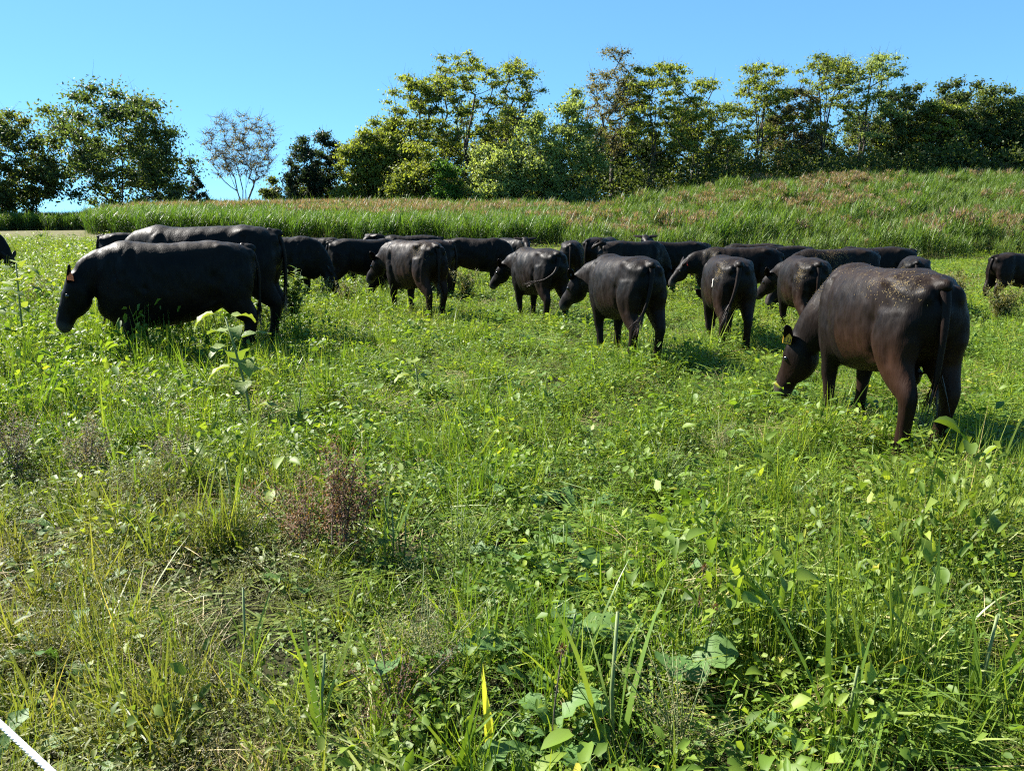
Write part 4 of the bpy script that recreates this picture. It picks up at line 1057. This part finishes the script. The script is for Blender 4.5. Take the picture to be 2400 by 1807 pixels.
# brassica plants: every big leaf its own part
def lobed_leaf(mb, base, d, ln, wd, bend, tint, r, segs=9):
    leaf(mb, base, d, Vector((0, 0, 1)), ln, wd, bend, tint, segs, .16, 'lobe', .07, r)
leaf_meshes = []
for k in range(10):
    r = random.Random(900 + k); mb = MB()
    st_ = Vector((0, 0, 0)); d = Vector((1, 0, r.uniform(.7, 1.3))).normalized(); e = d * r.uniform(.05, .10)
    tube(mb, [st_, e * .6, e], [.005, .004, .0032], 5, .75)
    lobed_leaf(mb, e, d, r.uniform(.15, .24), r.uniform(.085, .13), r.uniform(.5, 1.7), r.uniform(.2, .8), r)
    leaf_meshes.append(mb.mesh('brassica_leaf', M['brassica']))
def brassica(px, py, s, seed, n, label):
    r = random.Random(seed); p = ground_at(px, py)
    root = empty('brassica_plant', (p.x, p.y, g1(p.x, p.y) - .01), r.uniform(0, 6.28)); root.scale = (s, s, s)
    tag(root, label, 'leafy plant', 'turnip plants in the cover', 'thing')
    for i in range(n):
        o = link('leaf', r.choice(leaf_meshes), None, root)
        o.rotation_euler = (r.gauss(0, .15), r.gauss(0, .18), i * 6.283 / n + r.uniform(-.35, .35)); q = r.uniform(.75, 1.15); o.scale = (q, q, q)
BL = 'broad-leaved turnip plant with lobed green leaves low in the cover'
brassica(1545, 1610, 1.35, 1, 7, 'largest turnip plant with cupped dark leaves near the bottom, right of centre')
brassica(1880, 1520, 1.45, 2, 6, 'turnip plant with one big sunlit crinkled leaf at the lower right')
brassica(1560, 1040, 1.1, 3, 7, 'bright green turnip plant right of centre below the cow seen from behind')
LANDMARKS = [(1545, 1610, 'the largest cupped turnip plant'), (1880, 1520, 'the big crinkled turnip leaf'), (1560, 1040, 'the bright turnip plant'), (2290, 1740, 'the bottom right grass tuft'),
             (1640, 1540, 'the three brown seed heads'), (1150, 1700, 'the torn yellow leaf'), (1690, 1090, 'the olive seedy weed'), (1075, 1330, 'the grey-green lacy weed'), (805, 1335, 'the tall dock stalk'),
             (2200, 1020, 'the nearest cow\'s hind legs'), (1960, 945, 'the nearest cow\'s front legs'), (590, 1000, 'the young sunflower'), (195, 1140, 'the dead grey weed'), (590, 1600, 'the lone tuft in dry grass'), (1000, 1590, 'the olive tiny-leaved weed')]
USED = set()
def beside(px, py, head):
    """a label that tells a plant from its likes by the landmark it grows next to"""
    for lx, ly, nm in sorted(LANDMARKS, key=lambda q: math.hypot(q[0] - px, (q[1] - py) * 1.3)):
        dx, dy = px - lx, py - ly; far = math.hypot(dx, dy)
        how = 'just ' if far < 140 else 'well ' if far > 330 else ''
        if abs(dx) > 2.2 * abs(dy): w = 'right of' if dx > 0 else 'left of'
        elif abs(dy) > 2.2 * abs(dx): w = 'below' if dy > 0 else 'above'
        else: w = ('below' if dy > 0 else 'above') + ' and ' + ('right of' if dx > 0 else 'left of')
        t = '%s %s%s %s' % (head, how, w, nm)
        if t not in USED and len(t.split()) <= 16:
            USED.add(t); return t
    return head
r_ = random.Random(31); k = 0
while k < 42:
    px, py = r_.uniform(760, 2380), r_.uniform(930, 1800)
    if px < 1150 and r_.random() < .7: continue
    if px + .5 * (py - 900) < 1250: continue
    if 1150 > py and r_.random() < .5: continue
    z_ = r_.uniform(.55, 1.1)
    brassica(px, py, z_, 50 + k, r_.choice((4, 5, 5, 6)), beside(px, py, ('small' if z_ < .72 else 'large' if z_ > .95 else 'medium') + ' lobed turnip plant')); k += 1

# coarse cane-like grass: each wide blade its own part
cane_meshes = []
for k in range(10):
    r = random.Random(700 + k); mb = MB()
    blade(mb, (0, 0, 0), (r.uniform(.12, .6), 0, 1), r.uniform(.32, .58), r.uniform(.012, .024), r.uniform(.5, 2.2), r.uniform(.2, .95), 8, side=(0, 1, r.uniform(-.2, .2)), twist=r.uniform(-.8, .8))
    cane_meshes.append(mb.mesh('cane_blade', M['cane']))
def cane(px, py, s, seed, n, label, stalk=True):
    r = random.Random(seed); p = ground_at(px, py)
    root = empty('cane_grass', (p.x, p.y, g1(p.x, p.y) - .01), r.uniform(0, 6.28)); root.scale = (s, s, s)
    tag(root, label, 'grass tuft', 'coarse grass tufts in the foreground', 'thing')
    if stalk:
        mb = MB(); tube(mb, [(0, 0, 0), (.02, .01, .18), (.05, 0, .36)], [.006, .005, .004], 6); link('stalk', mb.mesh('stalk', M['stem']), None, root)
    for i in range(n):
        o = link('blade', r.choice(cane_meshes), None, root)
        o.location = (r.gauss(0, .02), r.gauss(0, .02), r.uniform(0, .12)); o.rotation_euler = (r.gauss(0, .12), r.gauss(0, .12), r.uniform(0, 6.28)); q = r.uniform(.6, 1.1); o.scale = (q, q, q)
CL = 'coarse wide-bladed grass tuft in the foreground cover'
cane(2290, 1740, 1.15, 1, 9, 'large wide-bladed grass tuft in the bottom right corner')
cane(2370, 1700, 1.3, 2, 8, 'wide-bladed grass tuft cut off by the right edge near the bottom')
cane(2180, 1640, .95, 3, 7, 'arching wide-bladed grass tuft left of the bottom right tuft')
cane(1440, 1800, 1.3, 4, 6, 'upright green stalk with arching blades at the bottom, right of centre')
cane(1650, 1400, 1.0, 5, 8, 'dark wide-bladed grass tuft right of centre, midway down')
cane(1960, 1790, 1.0, 6, 9, 'bright upright grass tuft at the bottom between the corner and the centre')
cane(590, 1600, .95, 7, 6, 'lone wide-bladed green tuft in the dry grass at lower left')
cane(760, 1800, .95, 8, 8, 'green grass tuft on the bottom edge left of centre')
cane(560, 1240, 1.0, 9, 6, 'dark green folded grass tuft left of the dock stalks')
for k in range(24):
    px, py = r_.uniform(100, 2380), r_.uniform(1000, 1800)
    if px < 800 and r_.random() < .5: px += 900
    cane(px, py, r_.uniform(.55, .95), 60 + k, r_.choice((4, 5, 6)), beside(px, py, 'coarse wide-bladed grass tuft'), r_.random() < .5)

# seed heads on stalks
def seedhead(px, py, h, label, seed):
    r = random.Random(seed); p = ground_at(px, py)
    root = empty('seed_stalk', (p.x, p.y, g1(p.x, p.y) - .01)); tag(root, label, 'seed stalk', kind='thing')
    mb = MB(); tube(mb, [(0, 0, 0), (.01, 0, h * .5), (.03, .0, h)], [.003, .0026, .002], 5); link('stalk', mb.mesh('stalk', M['bark']), None, root)
    m2 = MB()
    for i in range(70):
        d = rdir(r, -90, 90); leaf(m2, Vector((.03, 0, h)) + d * .006, d, rdir(r, -90, 90), r.uniform(.010, .020), .006, .3, r.random(), 1, .2, r=r)
    link('seed_head', m2.mesh('seed_head', M['dock']), None, root)
seedhead(1622, 1520, .33, 'brown round seed head on a stalk, upper of the three at lower right', 1)
seedhead(1612, 1570, .27, 'small brown seed head just below the upper one at lower right', 2)
seedhead(1648, 1580, .26, 'brown seed head, lowest of the three at lower right', 3)
seedhead(1290, 1790, .38, 'brown seed head on a bent stalk at the bottom centre', 4)

# broken yellow corn leaf
p = ground_at(1150, 1800); mb = MB()
blade(mb, (0, 0, 0), (-.06, 0, 1), .34, .028, .1, .9, 6, side=(1, .3, 0)); blade(mb, (0, .002, .10), (-.12, .05, 1), .2, .03, .2, 1.0, 5, side=(1, .2, 0))
M['yellow_leaf'] = foliage('yellow_leaf', [(0, (0.30, 0.34, 0.05)), (1, (0.50, 0.52, 0.09))], 0.45, 0.5, 0)
tag(link('torn_leaf', mb.mesh('torn_leaf', M['yellow_leaf'])), 'torn yellow leaf standing upright near the bottom centre', 'leaf', kind='thing').location = (p.x, p.y, g1(p.x, p.y))

# white electric-fence rope, bottom left corner
def rope():
    z = 1.12
    def onz(px, py):
        d = ray(px, py); t = (z - CAM_H) / d.z; return Vector((0, 0, CAM_H)) + d * t
    a, b = onz(-8, 1688), onz(126, 1812); dv = (b - a).normalized()
    A, B = a - dv * 2.2, b + dv * 2.6; L = (B - A).length
    root = empty('fence_rope', A); tag(root, 'white electric fence rope crossing the bottom left corner', 'fence rope', kind='thing')
    s1 = dv.cross(Vector((0, 0, 1))).normalized(); s2 = s1.cross(dv); R0 = .0014
    m = plain('rope_white', (0.62, 0.62, 0.60), (0.80, 0.80, 0.78), 300, 0.6)
    n = int(L / .003)
    for k in range(5):
        mb = MB(); pts = []
        for i in range(n + 1):
            t = i / n; w = t * L / .030 * 6.283 + k * 1.2566
            pts.append(dv * (t * L) + s1 * (R0 * math.cos(w)) + s2 * (R0 * math.sin(w)) + Vector((0, 0, -.05 * math.sin(math.pi * t))) + Vector((0, 0, .05 * math.sin(math.pi * .46))))
        tube(mb, pts, .0014, 6); link('strand', mb.mesh('strand', m), None, root)
rope()
# ---------------------------------------------------------------- low cover of the field
M['herb'] = foliage('herb', [(0, (0.045, 0.095, 0.012)), (0.5, (0.115, 0.195, 0.022)), (0.92, (0.25, 0.32, 0.040)), (1, (0.42, 0.38, 0.05))], 0.46, 0.52, 0.32, dry=(0.15, 0.12, 0.052), spec=.28)
M['grass'] = foliage('grass', [(0, (0.050, 0.105, 0.012)), (0.5, (0.125, 0.210, 0.022)), (0.9, (0.27, 0.33, 0.046)), (1, (0.42, 0.36, 0.12))], 0.42, 0.48, 0.32, dry=(0.27, 0.205, 0.085), spec=.32)
M['fine'] = foliage('fine', [(0, (0.060, 0.080, 0.020)), (0.5, (0.13, 0.15, 0.038)), (1, (0.22, 0.225, 0.070))], 0.38, 0.55, 0.35, dry=(0.125, 0.095, 0.048))

def p_herb(seed, ls, n, rad, h):
    r = random.Random(seed); mb = MB()
    for i in range(n):
        a = r.uniform(0, 6.28); q = rad * math.sqrt(r.random()); z = h * r.uniform(.08, 1) ** 1.1
        b = Vector((q * math.cos(a), q * math.sin(a), z)); ln = ls * r.uniform(.45, 1.35)
        leaf(mb, b, rdir(r, -35, 45), Vector((r.gauss(0, .4), r.gauss(0, .4), 1)), ln, ln * r.uniform(.42, .75), r.uniform(.1, 1.1), r.gauss(.48, .17), 2 if ls < .05 else 4, r.uniform(.05, .25), r.choice(('oval', 'oval', 'heart')), r=r)
        if i % 4 == 0: blade(mb, (b.x * .6, b.y * .6, 0), (b.x * .4, b.y * .4, z + .01), z * 1.05, .004, .1, .3, 2)
    return mb.mesh('herb', M['herb'])

def p_grass(seed, n, h, wd, rad=.07, e0=50):
    r = random.Random(seed); mb = MB()
    for i in range(n):
        a = r.uniform(0, 6.28); q = rad * math.sqrt(r.random())
        blade(mb, (q * math.cos(a), q * math.sin(a), 0), rdir(r, e0, 88), h * r.uniform(.45, 1.15), wd * r.uniform(.6, 1.4), r.uniform(.3, 2.0), r.gauss(.47, .17), 4, side=(r.gauss(0, 1), r.gauss(0, 1), .05))
    return mb.mesh('grass', M['grass'])

def p_mat(seed, n, ln, wd, rad=.16, mat='grass', up=.12):
    """trodden blades lying mostly one way"""
    r = random.Random(seed); mb = MB()
    for i in range(n):
        a = r.uniform(0, 6.28); q = rad * math.sqrt(r.random()); w = r.gauss(0, .7)
        d = Vector((math.cos(w), math.sin(w), r.gauss(up, .16)))
        blade(mb, (q * math.cos(a) - ln * .4, q * math.sin(a), r.uniform(.02, .13)), d, ln * r.uniform(.5, 1.3), wd * r.uniform(.6, 1.5), r.uniform(.0, .7), r.gauss(.5, .2), 3, side=(-math.sin(w), math.cos(w), r.gauss(0, .35)))
    return mb.mesh('mat', M[mat])

def p_fine(seed, n, per, h, ls):
    r = random.Random(seed); mb = MB()
    for i in range(n):
        a = r.uniform(0, 6.28); d = Vector((math.cos(a) * .16 * r.random(), math.sin(a) * .16 * r.random(), h * r.uniform(.5, 1)))
        b = Vector((r.gauss(0, .05), r.gauss(0, .05), 0))
        blade(mb, b, d, d.length, .0028, .1, .3, 2, side=(math.sin(a), -math.cos(a), 0))
        for k in range(per):
            f = r.uniform(.3, 1.05)
            leaf(mb, b + d * f + Vector((r.gauss(0, .018), r.gauss(0, .018), r.gauss(0, .012))), rdir(r, -20, 70), Vector((0, 0, 1)), ls * r.uniform(.5, 1.5), ls * .5, .3, r.gauss(.5, .25), 1, .15, r=r)
    return mb.mesh('fine', M['fine'])

def p_brass(seed, n, s):
    r = random.Random(seed); mb = MB()
    for i in range(n):
        a = i * 6.28 / n + r.uniform(-.4, .4); d = Vector((math.cos(a), math.sin(a), r.uniform(.4, 1.4)))
        e = d.normalized() * s * .3
        blade(mb, (0, 0, 0), d, s * .32, .006, 0, .8, 2)
        leaf(mb, e, d, Vector((0, 0, 1)), s * r.uniform(.6, 1.1), s * r.uniform(.35, .5), r.uniform(.6, 1.6), r.uniform(.2, .75), 5, .15, 'lobe', .06, r)
    return mb.mesh('rosette', M['brassica'])

def build_cover():
    protos = [p_herb(i, .046, 48, .17, .24) for i in range(5)]                 # 0-4 herbs
    protos += [p_herb(20 + i, .028, 72, .17, .19) for i in range(3)]           # 5-7 small herbs
    protos += [p_grass(30 + i, 30, .30, .0078) for i in range(4)]              # 8-11 grass tufts
    protos += [p_mat(40 + i, 44, .27, .0080) for i in range(5)]                # 12-16 trodden grass
    protos += [p_fine(50 + i, 10, 26, .24, .015) for i in range(4)]             # 17-20 fine weeds
    protos += [p_brass(60 + i, 6, .17) for i in range(4)]                      # 21-24 rosettes
    protos += [p_mat(70 + i, 40, .22, .0036, .15, 'straw', .2) for i in range(3)]   # 25-27 straw
    protos += [p_grass(80 + i, 30, .26, .0030, .09, 35) for i in range(3)]     # 28-30 thin dry grass
    protos += [p_herb(90 + i, .078, 13, .16, .27) for i in range(3)]           # 31-33 large-leaved herbs
    protos += [p_grass(110 + i, 11, .40, .012, .05, 40) for i in range(4)]     # 34-37 coarse grass
    kinds = {'wide': (34, 38), 'herb': (0, 5), 'small': (5, 8), 'grass': (8, 12), 'mat': (12, 17), 'fine': (17, 21), 'ros': (21, 25), 'straw': (25, 28), 'thin': (28, 31), 'big': (31, 34)}
    names = list(kinds)
    g = np.random.default_rng(21)
    P, ROT, S, IX, DR = [], [], [], [], []
    for y0, y1, dens, sc in ((.9, 3.2, 170, .85), (3.2, 6, 135, .95), (6, 10, 92, 1.05), (10, 16, 52, 1.3), (16, 26, 26, 1.7), (26, 40, 11, 2.3), (40, 47, 5, 2.6)):
        xm = .76 * y1 + 1.2
        n = int((y1 - y0) * 2 * xm * dens); X = g.uniform(-xm, xm, n); Y = g.uniform(y0, y1, n)
        k = np.abs(X) < .76 * Y + 1.2; X, Y = X[k], Y[k]; n = X.size
        u = X / Y
        # how dry, how trodden, how lush each spot is
        dryL = .8 * np.clip((-.06 - u) * 2.6, 0, 1) * np.clip((5.0 - Y) / 2.2, 0, 1)
        nA, nB, nC = wave(X, Y, 1.1, .3), wave(X, Y, .55, 2.0), wave(X, Y, 2.6, 5.1)
        dryp = np.clip(dryL * (.55 + .9 * (nA - .3)), 0, 1)
        farp = np.clip((Y - 11) / 6, 0, 1)
        W = np.zeros((len(names), n)); ws = dict(zip(names, range(len(names))))
        lush = np.clip((u + .1) * 2.2, 0, 1) * np.clip((4.6 - Y) / 1.6, 0, 1)
        W[ws['herb']] = .6 + .9 * nA + .5 * farp
        W[ws['small']] = .9 + .8 * nB
        W[ws['grass']] = .8 + 1.2 * nB
        W[ws['mat']] = .8 + 1.7 * np.clip(u * 2.2 + .6, 0, 1) * np.clip(nC * 1.6 - .1, 0, 1.4)
        W[ws['fine']] = .5 + .8 * (1 - nA) + 3.2 * dryp
        W[ws['ros']] = .20 + .6 * lush + .2 * (nA > .6)
        W[ws['straw']] = .14 + .25 * np.clip(u + .2, 0, 1) + 0.8 * dryp * nB
        W[ws['wide']] = .16 + .5 * np.clip(nB - .4, 0, 1) * (Y < 14)
        W[ws['thin']] = .10 + .8 * dryp * nC
        W[ws['big']] = .05 + .18 * lush + .14 * nC * (1 - dryL) + .35 * np.clip(.15 - u, 0, .6) * (Y > 5)
        for q in ('herb', 'small', 'big', 'mat'): W[ws[q]] *= (1 - .86 * dryp)
        cl = wave(X, Y, .36, 9.1); cl2 = wave(X, Y, .9, 3.7)
        C = np.cumsum(W / W.sum(0), 0); kk = (g.random(n)[None] > C).sum(0).clip(0, len(names) - 1)
        lo = np.array([kinds[q][0] for q in names])[kk]; hi = np.array([kinds[q][1] for q in names])[kk]
        ix = lo + (g.random(n) * (hi - lo)).astype(int)
        # height: tall at left and far, trodden low in the middle and on the right
        ht = .64 + .42 * nC + .75 * np.clip(-u * 1.6 - .1, 0, .6) * np.clip((Y - 4) / 3, 0, 1) + .42 * lush
        ht *= np.where(nB * nA > .42, 1.25, 1.0)
        ht *= (.5 + .95 * cl) * (.7 + .65 * cl2)
        s = sc * g.uniform(.7, 1.25, n); z = s * ht * np.where(kk == ws['mat'], .9, 1.0) / sc ** .55
        dr = np.clip(dryp * g.uniform(.3, 1.1, n) + np.clip(nC - .62, 0, 1) * g.random(n) * .9 + .10 * g.random(n) * farp, 0, .92)
        ra = g.uniform(0, 6.28, n)
        isM = (kk == ws['mat']); ra = np.where(isM, 5.0 * wave(X, Y, 1.3, 7.7) + g.normal(0, .8, n) + 1.6, ra)
        kp = g.random(n) < np.clip(.55 + 1.2 * (cl - .3) + .4 * (cl2 - .4), .3, 1)
        X, Y, ra, s, z, ix, dr = [q[kp] for q in (X, Y, ra, s, z, ix, dr)]; n = X.size
        P.append(np.stack([X, Y, gz(X, Y) - .012], 1)); ROT.append(np.stack([g.normal(0, .10, n), g.normal(0, .10, n), ra], 1))
        S.append(np.stack([s, s, z], 1)); IX.append(ix); DR.append(dr)
    cat = lambda q: np.concatenate(q)
    print('cover clumps', sum(map(len, IX)))
    scatter('ground_cover', protos, cat(P), cat(ROT), cat(S), cat(IX), cat(DR), 'mixed green cover of grass, clover-like herbs and trodden stems over the whole field', 'ground cover')
build_cover()
